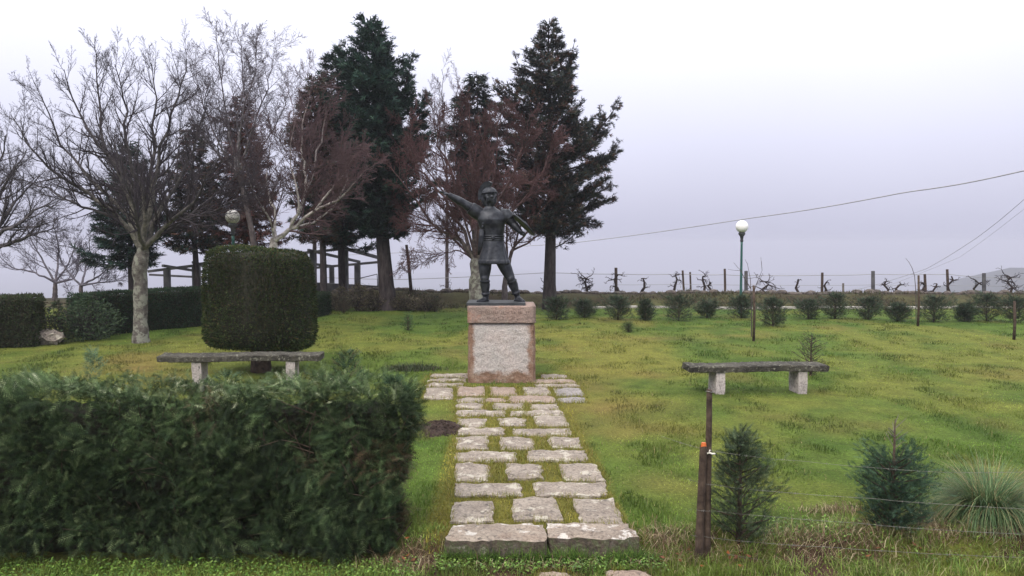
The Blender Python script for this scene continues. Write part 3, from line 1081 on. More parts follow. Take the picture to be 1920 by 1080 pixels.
for s_ in (-1, 1):
    bd.tube([H(.114, s_ * .012, .036), H(.106, s_ * .04, .040), H(.082, s_ * .066, .030)], [.012, .014, .010], 8)  # brow
    bd.ball(H(.094, s_ * .036, .012), np.array((.015, .017, .011)) * HS, HM, 10, 7)     # eye
    bd.ball(H(.078, s_ * .050, -.022), np.array((.028, .024, .022)) * HS, HM)            # cheek
    bd.tube([H(.116, 0, -.050), H(.106, s_ * .028, -.058), H(.085, s_ * .044, -.082)], [.013, .012, .007], 8)   # moustache
    bd.ball(H(0, s_ * .094, -.005), np.array((.022, .012, .034)) * HS, HM)               # ear
    bd.tube([H(.02, s_ * .086, -.02), H(.01, s_ * .082, -.08), H(-.01, s_ * .07, -.13)], [.024, .026, .02], 8)  # side hair
bd.ball(H(.108, 0, -.076), np.array((.012, .024, .009)) * HS, HM)
bd.tube([H(-.075, 0, .02), H(-.098, 0, -.06), H(-.08, 0, -.15)], [.07, .075, .05], 12)
body = remesh(bd, .0100, M['bronze'], 'body', st, 2)

# tunic
def loft(rows_, k=64, fold=None, ang=0):
    V = []
    for i, (py, cx_, hw_, dp, dy) in enumerate(rows_):
        c0 = S(cx_, py, dy)
        for j in range(k):
            a_ = 2 * math.pi * j / k
            f_ = 1 + (fold(i, a_) if fold else 0)
            sq = 0.86
            ca, sa = math.cos(a_), math.sin(a_)
            V.append([c0[0] + math.copysign(abs(ca) ** sq, ca) * hw_ * SPX * f_, c0[1] + math.copysign(abs(sa) ** sq, sa) * dp * f_, c0[2]])
    n_ = len(rows_)
    fs = [(i * k + (j + 1) % k, i * k + j, (i + 1) * k + j, (i + 1) * k + (j + 1) % k) for i in range(n_ - 1) for j in range(k)]
    fs.append(tuple(range(k))); fs.append(tuple((n_ - 1) * k + j for j in range(k - 1, -1, -1)))
    return V, fs
rows_t = [(387, 918.5, 9, .075, 0), (391, 919, 12, .09, 0), (394, 920, 18, .11, 0), (398, 921, 25.5, .14, 0), (404, 922, 27.5, .155, -.005), (412, 922, 27.5, .17, -.012),
          (420, 922, 25, .165, -.012), (428, 923, 23.2, .155, 0), (436, 924, 21, .15, 0), (444, 924.5, 19.5, .145, 0), (450, 925, 19.5, .15, 0), (456, 925.3, 20.5, .16, 0),
          (464, 926, 21.3, .172, 0), (472, 926, 23.7, .19, 0), (480, 926, 26, .205, 0), (487, 926.3, 28, .218, 0), (488.5, 926.3, 29.3, .228, 0), (494.5, 926.3, 30, .232, 0), (495, 926.3, 27, .20, 0), (488, 926.3, 24, .18, 0)]
def fold(i, a_):
    if i < 10: return 0.012 * math.sin(5 * a_ + i * .9) * (i > 3)
    am = min(1, (i - 10) / 6) * .05
    return am * (math.sin(11 * a_ + .3 * i) * .6 + math.sin(7 * a_ + 1.3) * .4)
V, fs = loft(rows_t, 72, fold)
tn = MB().add(V, fs)
for s_, (a_, b_) in ((1, (sh, el)), (2, (sh2, el2))):       # short sleeves
    tn.tube([a_ - (b_ - a_) * .15, a_ + (b_ - a_) * .25, a_ + (b_ - a_) * .5, a_ + (b_ - a_) * .58], [.115, .120, .110, .110], 18)
for s_ in (-1, 1):                                           # muscled chest
    tn.ball(S(922 + s_ * 11, 409, -.115), (.085, .035, .055))
remesh(tn, .0105, M['bronze'], 'tunic', st, 1)
be = MB()
for k_, (y0_, y1_) in enumerate(((440.5, 444), (444.8, 448), (448.8, 452))):
    V, fs = loft([(y0_, 924.6, 20.0, .152, 0), (y0_ + .5, 924.6, 21.0, .160, 0), (y1_ - .5, 925.0, 21.0, .160, 0), (y1_, 925.0, 20.0, .152, 0)], 48)
    be.add(V, fs)
be.ball(S(925, 446, -.162), (.035, .02, .035))
be.build('belt', M['bronze'], st, True)
sc_ = MB()
sc_.tube([S(904, 431, -.13), S(903, 445, -.15), S(901.5, 460, -.15), S(898, 478, -.13)], [.042, .046, .04, .018], 12, flat=((0, 1, 0), .45))
sc_.tube([S(904.5, 431, -.13), S(906, 422, -.15)], [.016, .016], 8)
sc_.tube([S(901.5, 430.5, -.13), S(908.5, 431.5, -.14)], [.014, .014], 8)
sc_.ball(S(906.3, 420, -.152), .022)
sc_.build('scabbard', M['bronze'], st, True)
# helmet with brow band, crest curling over and down the back
hl = MB()
V, fs = [], []
k = 28; rows_h = []
for i in range(11):
    ph = math.pi / 2 * i / 10
    for j in range(k):
        a_ = 2 * math.pi * j / k
        V.append(H(-.005 + .131 * math.cos(ph) * math.cos(a_), .108 * math.cos(ph) * math.sin(a_), .046 + .105 * math.sin(ph)))
fs = [(i * k + j, i * k + (j + 1) % k, (i + 1) * k + (j + 1) % k, (i + 1) * k + j) for i in range(10) for j in range(k)]
fs.append(tuple(range(k - 1, -1, -1)))
hl.add(V, fs)
hl_o = hl.build('helmet', M['bronze'], st, True)
bb = MB()
V = []
for (e_, z_) in ((.131, .040), (.140, .043), (.140, .060), (.132, .064)):
    for j in range(k):
        a_ = 2 * math.pi * j / k
        V.append(H(-.005 + e_ * math.cos(a_), (e_ - .022) * math.sin(a_), z_))
bb.add(V, [(i * k + j, i * k + (j + 1) % k, (i + 1) * k + (j + 1) % k, (i + 1) * k + j) for i in range(3) for j in range(k)])
bb.build('brow_band', M['bronze'], hl_o, True)
cr = MB()
arc = [H(.06, 0, .215), H(.01, 0, .245), H(-.07, 0, .240), H(-.145, 0, .195), H(-.20, 0, .12), H(-.225, 0, .03), H(-.215, 0, -.04)]
inn = [H(.045, 0, .165), H(.015, 0, .150), H(-.03, 0, .145), H(-.07, 0, .125), H(-.105, 0, .08), H(-.118, 0, .03), H(-.125, 0, -.02)]
V = []
for a_, b_ in zip(arc, inn):
    for s_ in (-1, 1):
        for q, w_ in ((a_, .030), (b_, .016)):
            V.append(np.array(q) + HM @ np.array([0, s_ * w_, 0]))
fs = []
for i in range(6):
    a_ = i * 4; b_ = a_ + 4
    fs += [(a_, a_ + 1, b_ + 1, b_), (a_ + 2, b_ + 2, b_ + 3, a_ + 3), (a_, b_, b_ + 2, a_ + 2), (a_ + 1, a_ + 3, b_ + 3, b_ + 1)]
fs += [(0, 2, 3, 1), (24, 25, 27, 26)]
cr.add(V, fs)
cr.build('crest', M['bronze'], hl_o)
# round shield seen almost edge-on
shd = MB()
cS = S(982.5, 421.5, -.09)
nS = np.array([.69, .10, .70]); nS /= np.linalg.norm(nS)
uS = np.cross(nS, np.array([0, 1, 0])); uS /= np.linalg.norm(uS); vS = np.cross(nS, uS)
k = 32
prof = [(0, .055), (.03, .054), (.035, .035), (.12, .028), (.20, .01), (.235, .0), (.238, .010), (.25, .008), (.25, -.018), (.228, -.018), (.19, -.008), (.12, .006), (0.0, .012)]
V = [];
for r_, h_ in prof:
    for j in range(k):
        a_ = 2 * math.pi * j / k
        V.append(cS + nS * h_ + (uS * math.cos(a_) + vS * math.sin(a_)) * max(r_, .001))
fs = [(i * k + j, i * k + (j + 1) % k, (i + 1) * k + (j + 1) % k, (i + 1) * k + j) for i in range(len(prof) - 1) for j in range(k)]
shd.add(V, fs)
shd.build('shield', M['bronze'], st, True)
pl_ = MB().box((X(877, SY), SY - .38, zt1 - .001), (X(985, SY), SY + .40, zt1 + .042), .004)
pl_.build('base_plate', M['iron_dark'], st)

# ------------------------------------------------------------------ stone benches
def bench(cx, cy, L, rz, zoff, label, legs):
    r_ = empty('stone_bench', (cx, cy, gz(cx, cy) + zoff - .01), rz)
    tag(r_, label, 'bench', 'stone benches on the lawn')
    n_ = 40
    bm = bmesh.new()
    bmesh.ops.create_cube(bm, size=1)
    bmesh.ops.bevel(bm, geom=list(bm.edges), offset=0.04, segments=1, affect='EDGES')
    me = bpy.data.meshes.new('seat')
    xs_ = np.linspace(-L / 2, L / 2, n_)
    # section ring (y,z)
    sec = [(-.195, .352), (-.205, .365), (-.21, .435), (-.195, .45), (0, .452), (.195, .45), (.21, .435), (.205, .365), (.195, .352), (0, .35)]
    V = [[x_ + (R.normal(0, .006) if 0 < i < n_ - 1 else R.normal(0, .012)), a_ + R.normal(0, .005), b_ + R.normal(0, .004) + .006 * math.sin(x_ * 4 + rz * 9)] for i, x_ in enumerate(xs_) for a_, b_ in sec]
    k = len(sec)
    fs = [(i * k + j, (i + 1) * k + j, (i + 1) * k + (j + 1) % k, i * k + (j + 1) % k) for i in range(n_ - 1) for j in range(k)]
    fs += [tuple(range(k)), tuple((n_ - 1) * k + j for j in range(k - 1, -1, -1))]
    bm.free(); bpy.data.meshes.remove(me)
    link('seat', make_mesh('seat', V, fs, M['bench_top']), r_)
    for lx in legs:
        lb = MB()
        nn = 6
        V = []
        for i in range(nn):
            z_ = -.12 + i * (.353 + .12) / (nn - 1)
            for a_, b_ in ((-.07, -.18), (.07, -.18), (.07, .18), (-.07, .18)):
                V.append([lx + a_ * 1.0 + R.normal(0, .003), b_ + R.normal(0, .003), z_])
        fs = [(i * 4 + j, i * 4 + (j + 1) % 4, (i + 1) * 4 + (j + 1) % 4, (i + 1) * 4 + j) for i in range(nn - 1) for j in range(4)] + [(3, 2, 1, 0), (20, 21, 22, 23)]
        lb.add(V, fs)
        lb.build('leg', M['bench_leg'], r_, world=False)
    return r_


yb_ = 12.35
bench(X(1420, yb_), yb_ + .05, 266 * yb_ / F, math.radians(4), 0.0, 'dark topped stone bench on the open lawn behind the wooden stakes', (-.60, .70))
yl_ = 12.5
bench(X(450, yl_), yl_ + .05, 296 * yl_ / F, math.radians(5), 0.13, 'lichen spotted stone bench in front of the clipped round topiary', (-.66, .77))

# ------------------------------------------------------------------ foliage generators
def frond_template(nside=6, hw=.03):
    """flat spray of scale leaves, length 1 along +X, lies in XY, tip droops"""
    V, Fq = [], []
    def tri(p, d, L, w):
        p = np.array(p); d = np.array(d) / np.linalg.norm(d)
        s_ = np.array([-d[1], d[0], 0]) * w
        i = len(V)
        V.extend([p - s_, p + s_, p + d * L])
        Fq.append((i, i + 1, i + 2))
    tri((0, 0, 0), (1, 0, -.10), 1.0, .8 * hw)
    for i in range(nside):
        t_ = .12 + .75 * i / nside
        for s_ in (-1, 1):
            L = .40 * (1 - t_ * .62)
            ps_ = (t_, 0, -.10 * t_ * t_)
            d_ = (1, s_ * .95, -.18)
            tri(ps_, d_, L, hw)
    return np.array(V), np.array(Fq)


def place_fronds(tmpl, pos, dirs, nrm, size, col):
    """instances of the template baked to one mesh"""
    TV, TF = tmpl
    n = len(pos)
    dirs = dirs / (np.linalg.norm(dirs, axis=1)[:, None] + 1e-9)
    y_ = np.cross(nrm, dirs); y_ /= np.linalg.norm(y_, axis=1)[:, None] + 1e-9
    z_ = np.cross(dirs, y_)
    Mx = np.stack([dirs, y_, z_], 2) * size[:, None, None]
    V = np.einsum('nij,kj->nki', Mx, TV) + pos[:, None, :]
    Fq = (TF[None] + (np.arange(n) * len(TV))[:, None, None]).reshape(-1, TF.shape[1])
    c = np.repeat(col[:, None, :], len(TV), 1)
    # young tips a little lighter
    c = c * (0.8 + 0.45 * TV[None, :, 0:1])
    if len(TV) == 3 * len(TF):
        c = c * np.repeat(R.uniform(.6, 1.4, (n, len(TF))), 3, 1)[..., None]
    return V.reshape(-1, 3), Fq, c.reshape(-1, 3)


FR = frond_template(5, .026)
FRB = frond_template(6, .019)
FR_S = frond_template(3, .034)
LEAF = (np.array([(0, -.5 * .5, 0), (.55, -.14, .02), (1, 0, 0), (.55, .14, -.02), (0, .0, 0)])[[0, 1, 2, 3]], np.array([(0, 1, 2), (0, 2, 3)]))
NEED = (np.array([(0, 0, 0), (.45, -.17, 0), (1, 0, -.05), (.45, .17, 0)]), np.array([(0, 1, 2), (0, 2, 3)]))


def palette(cols, w, n, var=.25, rg=R):
    c = np.array(cols)[rg.choice(len(cols), n, p=np.array(w) / sum(w))]
    return c * rg.uniform(1 - var, 1 + var, (n, 1))


def surf_noise(p, f, s=0):
    return fbm(p[:, 0] * f + p[:, 1] * f * .7 + s, p[:, 2] * f + p[:, 1] * f * .5 + s * 2, 3) - 0.5


# ---- near hedge
HX0, HX1, HY0, HY1, HZT = -4.9, -0.87, 5.98, 6.72, 1.15
hedge = empty('hedge', (-2.9, 6.35, -0.16))
tag(hedge, 'big dark clipped conifer hedge standing between the roadside and the topiary bench', 'hedge')
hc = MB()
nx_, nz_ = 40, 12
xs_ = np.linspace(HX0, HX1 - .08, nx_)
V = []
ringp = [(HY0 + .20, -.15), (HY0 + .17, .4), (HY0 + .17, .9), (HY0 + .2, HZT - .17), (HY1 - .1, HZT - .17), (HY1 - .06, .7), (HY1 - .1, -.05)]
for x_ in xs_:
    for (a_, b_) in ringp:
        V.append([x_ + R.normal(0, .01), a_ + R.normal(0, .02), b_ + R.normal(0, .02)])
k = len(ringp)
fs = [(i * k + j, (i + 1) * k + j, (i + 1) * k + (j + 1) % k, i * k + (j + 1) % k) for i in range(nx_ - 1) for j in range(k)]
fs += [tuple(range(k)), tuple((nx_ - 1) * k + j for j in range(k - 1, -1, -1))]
hc.add(V, fs).build('shade_core', M['hedge_core'], hedge)  # solid core, its dark colour painting the shade behind the sprays
pos, nr = [], []
def face(n, f):
    a_, b_ = R.random(n), R.random(n)
    p_, q_ = f(a_, b_)
    pos.append(p_); nr.append(np.broadcast_to(q_, p_.shape))
Z0 = -.10
face(24000, lambda a, b: (np.stack([HX0 + a * (HX1 - HX0), np.full(len(a), HY0), Z0 + b * (HZT - Z0)], 1), np.array([0, -1., .1])))
face(8000, lambda a, b: (np.stack([HX0 + a * (HX1 - HX0), HY0 + b * (HY1 - HY0), np.full(len(a), HZT)], 1), np.array([0, 0, 1.])))
face(4600, lambda a, b: (np.stack([np.full(len(a), HX1), HY0 + a * (HY1 - HY0), Z0 + b * (HZT - Z0)], 1), np.array([1., 0, .1])))
pos = np.concatenate(pos); nr = np.concatenate(nr).astype(float)
# bulges, hollows; the end leans outward near the top
bul = surf_noise(pos, 2.4, 3) * (.26 - .14 * (nr[:, 2] > .5)) + surf_noise(pos, 6, 9) * .20
endk = sstep(-1.4, -.9, pos[:, 0])
pos = pos + nr * (bul + R.normal(0, .022, len(pos)) - .03)[:, None]
pos[:, 0] += endk * (.10 * sstep(.2, .95, pos[:, 2]) - .04)
pos[:, 2] += .03 * np.sin(pos[:, 0] * 3.1)
under = pos[:, 2] < -.02 + .16 * (fbm(pos[:, 0] * 3, pos[:, 0] * 0, 2) - .3)
keep = ~(under & (R.random(len(pos)) < .75))
pos, nr = pos[keep], nr[keep]
n = len(pos)
rd = R.normal(0, 1, (n, 3))
dirs = nr * (.55 - .3 * (nr[:, 2:3] > .5)) + rd * (.55 + .25 * (nr[:, 2:3] > .5)) + np.array([0, 0, .28]) * (nr[:, 2:3] < .5) + np.array([0, 0, .1])
# drifts: neighbouring sprays lean the same way
dirs[:, 0] += 1.6 * surf_noise(pos, 1.9, 21); dirs[:, 2] += 1.8 * surf_noise(pos, 2.3, 31)
nrm = nr + R.normal(0, .45, (n, 3))
size = R.uniform(.05, .095, n)
big = (R.random(n) < .42) & (surf_noise(pos, 4.5, 91) > -.10)
size[big] = R.uniform(.08, .155, big.sum())
nrm[big] = nr[big] * 1.0 + R.normal(0, .28, (big.sum(), 3))
tdir = np.stack([surf_noise(pos, 1.5, 5) * 7, np.zeros(n), -.25 + surf_noise(pos, 1.8, 15) * 6], 1)
dirs[big] = (tdir * .75 + R.normal(0, .6, (n, 3)) + nr * .30)[big]
pos[big] += nr[big] * .02
hole = (surf_noise(pos, 3.2, 63) > .17) & (nr[:, 2] < .5) & (R.random(n) < .8)
cg = palette([(0.028, 0.052, 0.026), (0.046, 0.076, 0.036), (0.015, 0.029, 0.017), (0.085, 0.120, 0.066)], [4, 3, 3, 1.4], n, .4) * (1 + 1.5 * surf_noise(pos, 3.0, 77))[:, None]
cg = np.clip(cg, .004, 1) * np.array([.88, .84, .72])
brk = sstep(.05, .16, surf_noise(pos, 1.7, 50)) * sstep(-2.7, -1.9, pos[:, 0])
isb = R.random(n) < brk * .5
cg[isb] = palette([(0.075, 0.055, 0.032), (0.05, 0.040, 0.024), (0.09, 0.07, 0.04)], [1, 1, .5], isb.sum())
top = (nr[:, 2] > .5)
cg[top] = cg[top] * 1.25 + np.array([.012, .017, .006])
tipw = top & (R.random(n) < .07)
cg[tipw] = palette([(0.30, 0.33, 0.22), (0.22, 0.26, 0.15)], [1, 1], tipw.sum())
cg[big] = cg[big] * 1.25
ka, kb_ = ~big & ~hole, big & ~hole
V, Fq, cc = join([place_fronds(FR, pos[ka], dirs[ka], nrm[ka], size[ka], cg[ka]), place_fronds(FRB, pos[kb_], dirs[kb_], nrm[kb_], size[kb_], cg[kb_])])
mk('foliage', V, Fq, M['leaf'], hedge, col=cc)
# shoots above the top and bare twigs near the ground
tw = MB()
for i in range(60):
    x_ = R.uniform(HX0, HX1)
    p0_ = np.array([x_, HY0 + .1 + R.uniform(0, .3), -.2])
    tw.tube([p0_, p0_ + [R.normal(0, .05), R.normal(0, .03), .12], p0_ + [R.normal(0, .12), -.06 + R.normal(0, .03), .34]], [.012, .009, .004], 5, cap=False)
for i in range(150):
    x_ = R.uniform(-2.9, HX1 - .1) if i % 3 else R.uniform(HX0, HX1)
    p0_ = np.array([x_, HY0 + .06, R.uniform(.05, 1.0)])
    dv = np.array([R.normal(0, .6), -.25, R.uniform(.1, 1)]); dv = dv / np.linalg.norm(dv) * R.uniform(.12, .35)
    tw.tube([p0_, p0_ + dv * .5 + R.normal(0, .01, 3), p0_ + dv], [.005, .004, .002], 4, cap=False)
tw.build('stems', M['wood'], hedge)['kind'] = 'stuff'

def shoot(root, basep, h, spread, n, colr, mat='leaf', tmpl=FR_S, sz=(.05, .1)):
    """feathery conifer shoot: stem with side sprays"""
    t_ = R.random(n) ** .8
    a_ = R.uniform(0, 2 * math.pi, n)
    rad = spread * (1 - t_ * .8) * R.uniform(.1, 1, n)
    pos = np.array(basep) + np.stack([rad * np.cos(a_), rad * np.sin(a_), t_ * h + rad * .45], 1)
    dirs = np.stack([np.cos(a_), np.sin(a_), R.uniform(.3, 1.3, n)], 1) + R.normal(0, .25, (n, 3))
    return place_fronds(tmpl, pos, dirs, R.normal(0, 1, (n, 3)), R.uniform(sz[0], sz[1], n), palette(colr, [1] * len(colr), n))


gcol = [(0.05, 0.09, 0.05), (0.08, 0.12, 0.06), (0.035, 0.07, 0.04)]
pl = [shoot(None, (X(648, 6.4), 6.4, 1.12), .30, .18, 240, gcol + [(0.10, 0.10, 0.05)]),
      shoot(None, (X(170, 6.65), 6.65, 1.10), .30, .11, 110, [(0.13, 0.20, 0.11), (0.10, 0.16, 0.10)]),
      shoot(None, (X(735, 6.3), 6.3, 1.02), .2, .15, 130, gcol),
      shoot(None, (X(60, 6.5), 6.5, 1.1), .10, .18, 70, gcol), shoot(None, (X(420, 6.6), 6.6, 1.1), .1, .2, 70, gcol)]
V, Fq, cc = join(pl)
mk('shoots', V, Fq, M['leaf'], hedge, col=cc)

# ---- clipped shapes made of small sprays over a dark core
def clipped(root, name, pos, nr, sz, cols, wts, bulge=.05, f=1.2, tmpl=NEED):
    n = len(pos)
    pos = pos + nr * (surf_noise(pos, f, 4) * bulge + R.normal(0, sz * .35, n))[:, None]
    dirs = nr * .8 + R.normal(0, .6, (n, 3)) + np.array([0, 0, .25])
    c_ = palette(cols, wts, n, .35) * (1 + 1.1 * surf_noise(pos, 1.3, 12))[:, None]
    V, Fq, cc = place_fronds(tmpl, pos, dirs, nr + R.normal(0, .5, (n, 3)), R.uniform(.7, 1.4, n) * sz, c_)
    return mk(name, V, Fq, M['leaf'], root, col=cc)


TYY = 13.95
tcx = X(487.0, TYY + .3)
topi = empty('topiary', (tcx, TYY + .3, gz(tcx, TYY) - .01))
tag(topi, 'large drum shaped clipped conifer on a short trunk behind the lichened bench', 'topiary tree')
tr_ = 99 * (TYY - .4) / F
z_b, z_t = .47, CH - (468 - 457) * (TYY - .6) / F - .02
prof_t = []
for s_ in np.linspace(0, 1, 60):
    # profile from bottom centre to top centre
    prof_t.append(s_)
def tprof(s_):
    # s in 0..1 → (r, z, nr, nz)
    s_ = np.asarray(s_)
    a1, a2 = .22, .80
    r_ = np.where(s_ < a1, tr_ * (s_ / a1), np.where(s_ < a2, tr_, tr_ * (1 - (s_ - a2) / (1 - a2))))
    z_ = np.where(s_ < a1, z_b, np.where(s_ < a2, z_b + (s_ - a1) / (a2 - a1) * (z_t - z_b), z_t))
    return r_, z_
n = 52000
s_ = R.random(n)
r_, z_ = tprof(s_)
# weight by radius in caps
kp = R.random(n) < np.clip(r_ / tr_, .25, 1)
s_, r_, z_ = s_[kp], r_[kp], z_[kp]
n = len(s_)
a_ = R.uniform(-math.pi, math.pi, n)
zc = (z_b + z_t) / 2; zh = (z_t - z_b) / 2
# superellipsoid rounding
rr = r_ / tr_; zz_ = (z_ - zc) / zh
e_ = 7.0
nn_ = (np.abs(rr) ** e_ + np.abs(zz_) ** e_) ** (1 / e_)
rr, zz_ = rr / nn_, zz_ / nn_
flare = 1 - .035 * zz_ - .03 * (zz_ > .3) * (zz_ - .3)
sqx = np.sign(np.cos(a_)) * np.abs(np.cos(a_)) ** .78; sqy = np.sign(np.sin(a_)) * np.abs(np.sin(a_)) ** .78
pos = np.stack([tcx + rr * tr_ * sqx * flare, TYY + .3 + rr * tr_ * .9 * sqy * flare, zc + zz_ * zh], 1)
nr = np.stack([np.cos(a_) * rr ** 5, np.sin(a_) * rr ** 5, np.sign(zz_) * np.abs(zz_) ** 5], 1); nr /= np.linalg.norm(nr, axis=1)[:, None] + 1e-6
pos[:, 2] += .035 * np.sin(pos[:, 0] * 2.2) - .0
clipped(topi, 'foliage', pos, nr, .042, [(0.026, 0.044, 0.014), (0.052, 0.068, 0.022), (0.014, 0.025, 0.010), (0.055, 0.042, 0.020)], [4, 2.5, 3, 1.5], .13)
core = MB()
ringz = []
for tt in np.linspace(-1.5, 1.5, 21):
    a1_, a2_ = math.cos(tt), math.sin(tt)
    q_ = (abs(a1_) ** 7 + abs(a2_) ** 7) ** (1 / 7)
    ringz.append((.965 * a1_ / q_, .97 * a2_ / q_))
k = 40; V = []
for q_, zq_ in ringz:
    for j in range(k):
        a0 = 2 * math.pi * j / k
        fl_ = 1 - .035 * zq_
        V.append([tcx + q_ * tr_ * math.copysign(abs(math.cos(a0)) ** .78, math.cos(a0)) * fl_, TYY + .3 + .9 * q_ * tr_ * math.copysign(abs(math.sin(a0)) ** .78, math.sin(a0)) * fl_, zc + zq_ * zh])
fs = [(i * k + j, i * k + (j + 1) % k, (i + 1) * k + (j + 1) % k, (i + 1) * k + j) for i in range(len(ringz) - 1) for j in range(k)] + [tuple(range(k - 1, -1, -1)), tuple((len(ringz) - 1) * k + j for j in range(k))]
core.add(V, fs).build('shade_core', M['hedge_core'], topi, True)
MB().tube([(tcx, TYY + .3, -.1), (tcx - .01, TYY + .3, .2), (tcx, TYY + .3, .6)], [.20, .175, .18], 14).build('trunk', M['wood'], topi, True)


def far_hedge(p0, p1, thick, ht, label, n, z0=0.0, cols=None, wts=None):
    p0, p1 = np.array(p0, float), np.array(p1, float)
    d = p1 - p0; L = np.linalg.norm(d); d /= L
    nv = np.array([d[1], -d[0]])
    if nv[1] > 0: nv = -nv
    c_ = (p0 + p1) / 2
    r_ = empty('hedge', (c_[0], c_[1], gz(c_[0], c_[1])))
    tag(r_, label, 'hedge')
    A_ = np.array([L * ht, L * thick, thick * ht, thick * ht])
    cnt = (A_ / A_.sum() * n).astype(int)
    pp, qq = [], []
    a_, b_ = R.random(cnt[0]), R.random(cnt[0])
    xy = p0 + d * (a_ * L)[:, None] + nv * (thick / 2)
    pp.append(np.column_stack([xy, b_ * ht])); qq.append(np.tile([nv[0], nv[1], 0], (cnt[0], 1)))
    a_, b_ = R.random(cnt[1]), R.uniform(-.5, .5, cnt[1])
    xy = p0 + d * (a_ * L)[:, None] + nv * (b_ * thick)[:, None]
    pp.append(np.column_stack([xy, np.full(cnt[1], ht)])); qq.append(np.tile([0, 0, 1.], (cnt[1], 1)))
    for e_, sgn in ((p0, -1), (p1, 1)):
        a_, b_ = R.random(cnt[2]), R.uniform(-.5, .5, cnt[2])
        xy = e_ + nv * (b_ * thick)[:, None]
        pp.append(np.column_stack([xy, a_ * ht])); qq.append(np.tile([d[0] * sgn, d[1] * sgn, 0], (cnt[2], 1)))
    pos, nr = np.concatenate(pp), np.concatenate(qq).astype(float)
    pos[:, 2] += lawn_h(pos[:, 0], pos[:, 1]) - .02
    clipped(r_, 'foliage', pos, nr, .055, cols or [(0.028, 0.055, 0.028), (0.020, 0.040, 0.022), (0.05, 0.05, 0.028)], wts or [4, 4, 1.3], .10)
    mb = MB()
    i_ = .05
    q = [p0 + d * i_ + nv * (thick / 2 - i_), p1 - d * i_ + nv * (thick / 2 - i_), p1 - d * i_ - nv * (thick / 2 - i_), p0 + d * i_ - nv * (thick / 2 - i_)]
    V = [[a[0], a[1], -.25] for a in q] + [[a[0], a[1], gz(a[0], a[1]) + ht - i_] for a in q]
    mb.add(V, [(0, 1, 5, 4), (1, 2, 6, 5), (2, 3, 7, 6), (3, 0, 4, 7), (4, 5, 6, 7), (3, 2, 1, 0)]).build('shade_core', M['hedge_core'], r_)
    return r_


far_hedge((X(-130, 17.6), 17.6), (X(70, 18.2), 18.2), 1.0, 1.10, 'short dark clipped hedge block at the far corner beside the mauve bare tree', 16000,
          cols=[(0.035, 0.052, 0.022), (0.028, 0.04, 0.018), (0.05, 0.045, 0.028)], wts=[3, 3, 2])
far_hedge((X(135, 19.6), 19.8), (X(418, 22.5), 23.5), 1.0, 1.03, 'long dark clipped hedge running behind the lichened tree trunk and under the pergola', 30000)
far_hedge((X(560, 25.2), 25.6), (X(603, 25.2), 25.4), 1.0, .72, 'low dark hedge end showing past the topiary at the lawn edge', 7000)

# ------------------------------------------------------------------ woody growth
def tubes_mesh(lines, k=4, want_r=False):
    """lines: list of (pts(n,3), radii(n)); returns V, quads – vectorised per length"""
    by = {}
    for p_, r_ in lines: by.setdefault(len(p_), []).append((p_, r_))
    Vs, Fs, off, Rs = [], [], 0, []
    for n_, L_ in by.items():
        Pn = np.array([a_[0] for a_ in L_], float); Rn = np.array([a_[1] for a_ in L_], float)
        m_ = len(L_)
        T = np.gradient(Pn, axis=1)
        T /= np.linalg.norm(T, axis=2)[..., None] + 1e-9
        ref = np.array([0.2, 0.97, 0.1])
        U = np.cross(T, ref); U /= np.linalg.norm(U, axis=2)[..., None] + 1e-9
        Wv = np.cross(T, U)
        kk = k if Rn[:, 0].max() < .025 else max(k, 6)
        th = np.arange(kk) * 2 * math.pi / kk
        V = Pn[:, :, None, :] + Rn[:, :, None, None] * (np.cos(th)[None, None, :, None] * U[:, :, None, :] + np.sin(th)[None, None, :, None] * Wv[:, :, None, :])
        base = (np.arange(m_) * n_ * kk)[:, None, None]
        i_ = np.arange(n_ - 1)[None, :, None] * kk; j_ = np.arange(kk)[None, None, :]; j2 = (j_ + 1) % kk
        q = np.stack([base + i_ + j_, base + i_ + j2, base + i_ + kk + j2, base + i_ + kk + j_], -1).reshape(-1, 4)
        Vs.append(V.reshape(-1, 3)); Fs.append(q + off); off += m_ * n_ * kk
        Rs.append(np.repeat(Rn[:, :, None], kk, 2).ravel())
    if want_r: return np.concatenate(Vs), np.concatenate(Fs), np.concatenate(Rs)
    return np.concatenate(Vs), np.concatenate(Fs)


def nrmz(v):
    return v / (np.linalg.norm(v) + 1e-9)


def grow(p, d, L, r, lvl, prm, out, rg):
    """recursive twigs; prm: dict lists per level"""
    n_ = prm['seg'][lvl]
    pts = [p]; rad = [r]
    st_ = L / n_
    wob, up = prm['wob'][lvl], prm['up'][lvl]
    q = p; dd = d
    for i in range(n_):
        dd = nrmz(dd + rg.normal(0, wob, 3) + np.array([0, 0, up]))
        q = q + dd * st_
        pts.append(q); rad.append(max(r * (1 - .82 * (i + 1) / n_), prm['rmin']))
    out.append((pts, rad, lvl))
    if lvl + 1 >= len(prm['seg']): return
    nc = prm['n'][lvl]
    nc = int(nc * rg.uniform(.75, 1.25) + .5)
    for c_ in range(nc):
        t_ = prm['t0'] + (1 - prm['t0']) * (c_ + rg.random()) / max(nc, 1)
        f_ = t_ * n_; i = min(int(f_), n_ - 1); w_ = f_ - i
        bp = pts[i] * (1 - w_) + pts[i + 1] * w_
        bd_ = nrmz(pts[i + 1] - pts[i])
        side = nrmz(np.cross(bd_, rg.normal(0, 1, 3)))
        ang = prm['ang'][lvl] * rg.uniform(.7, 1.3)
        nd = nrmz(bd_ * math.cos(ang) + side * math.sin(ang))
        grow(bp, nd, L * prm['ratio'][lvl] * (1 - .55 * t_) * rg.uniform(.7, 1.25), max((rad[i] * (1 - w_) + rad[i + 1] * w_) * .62, prm['rmin']), lvl + 1, prm, out, rg)


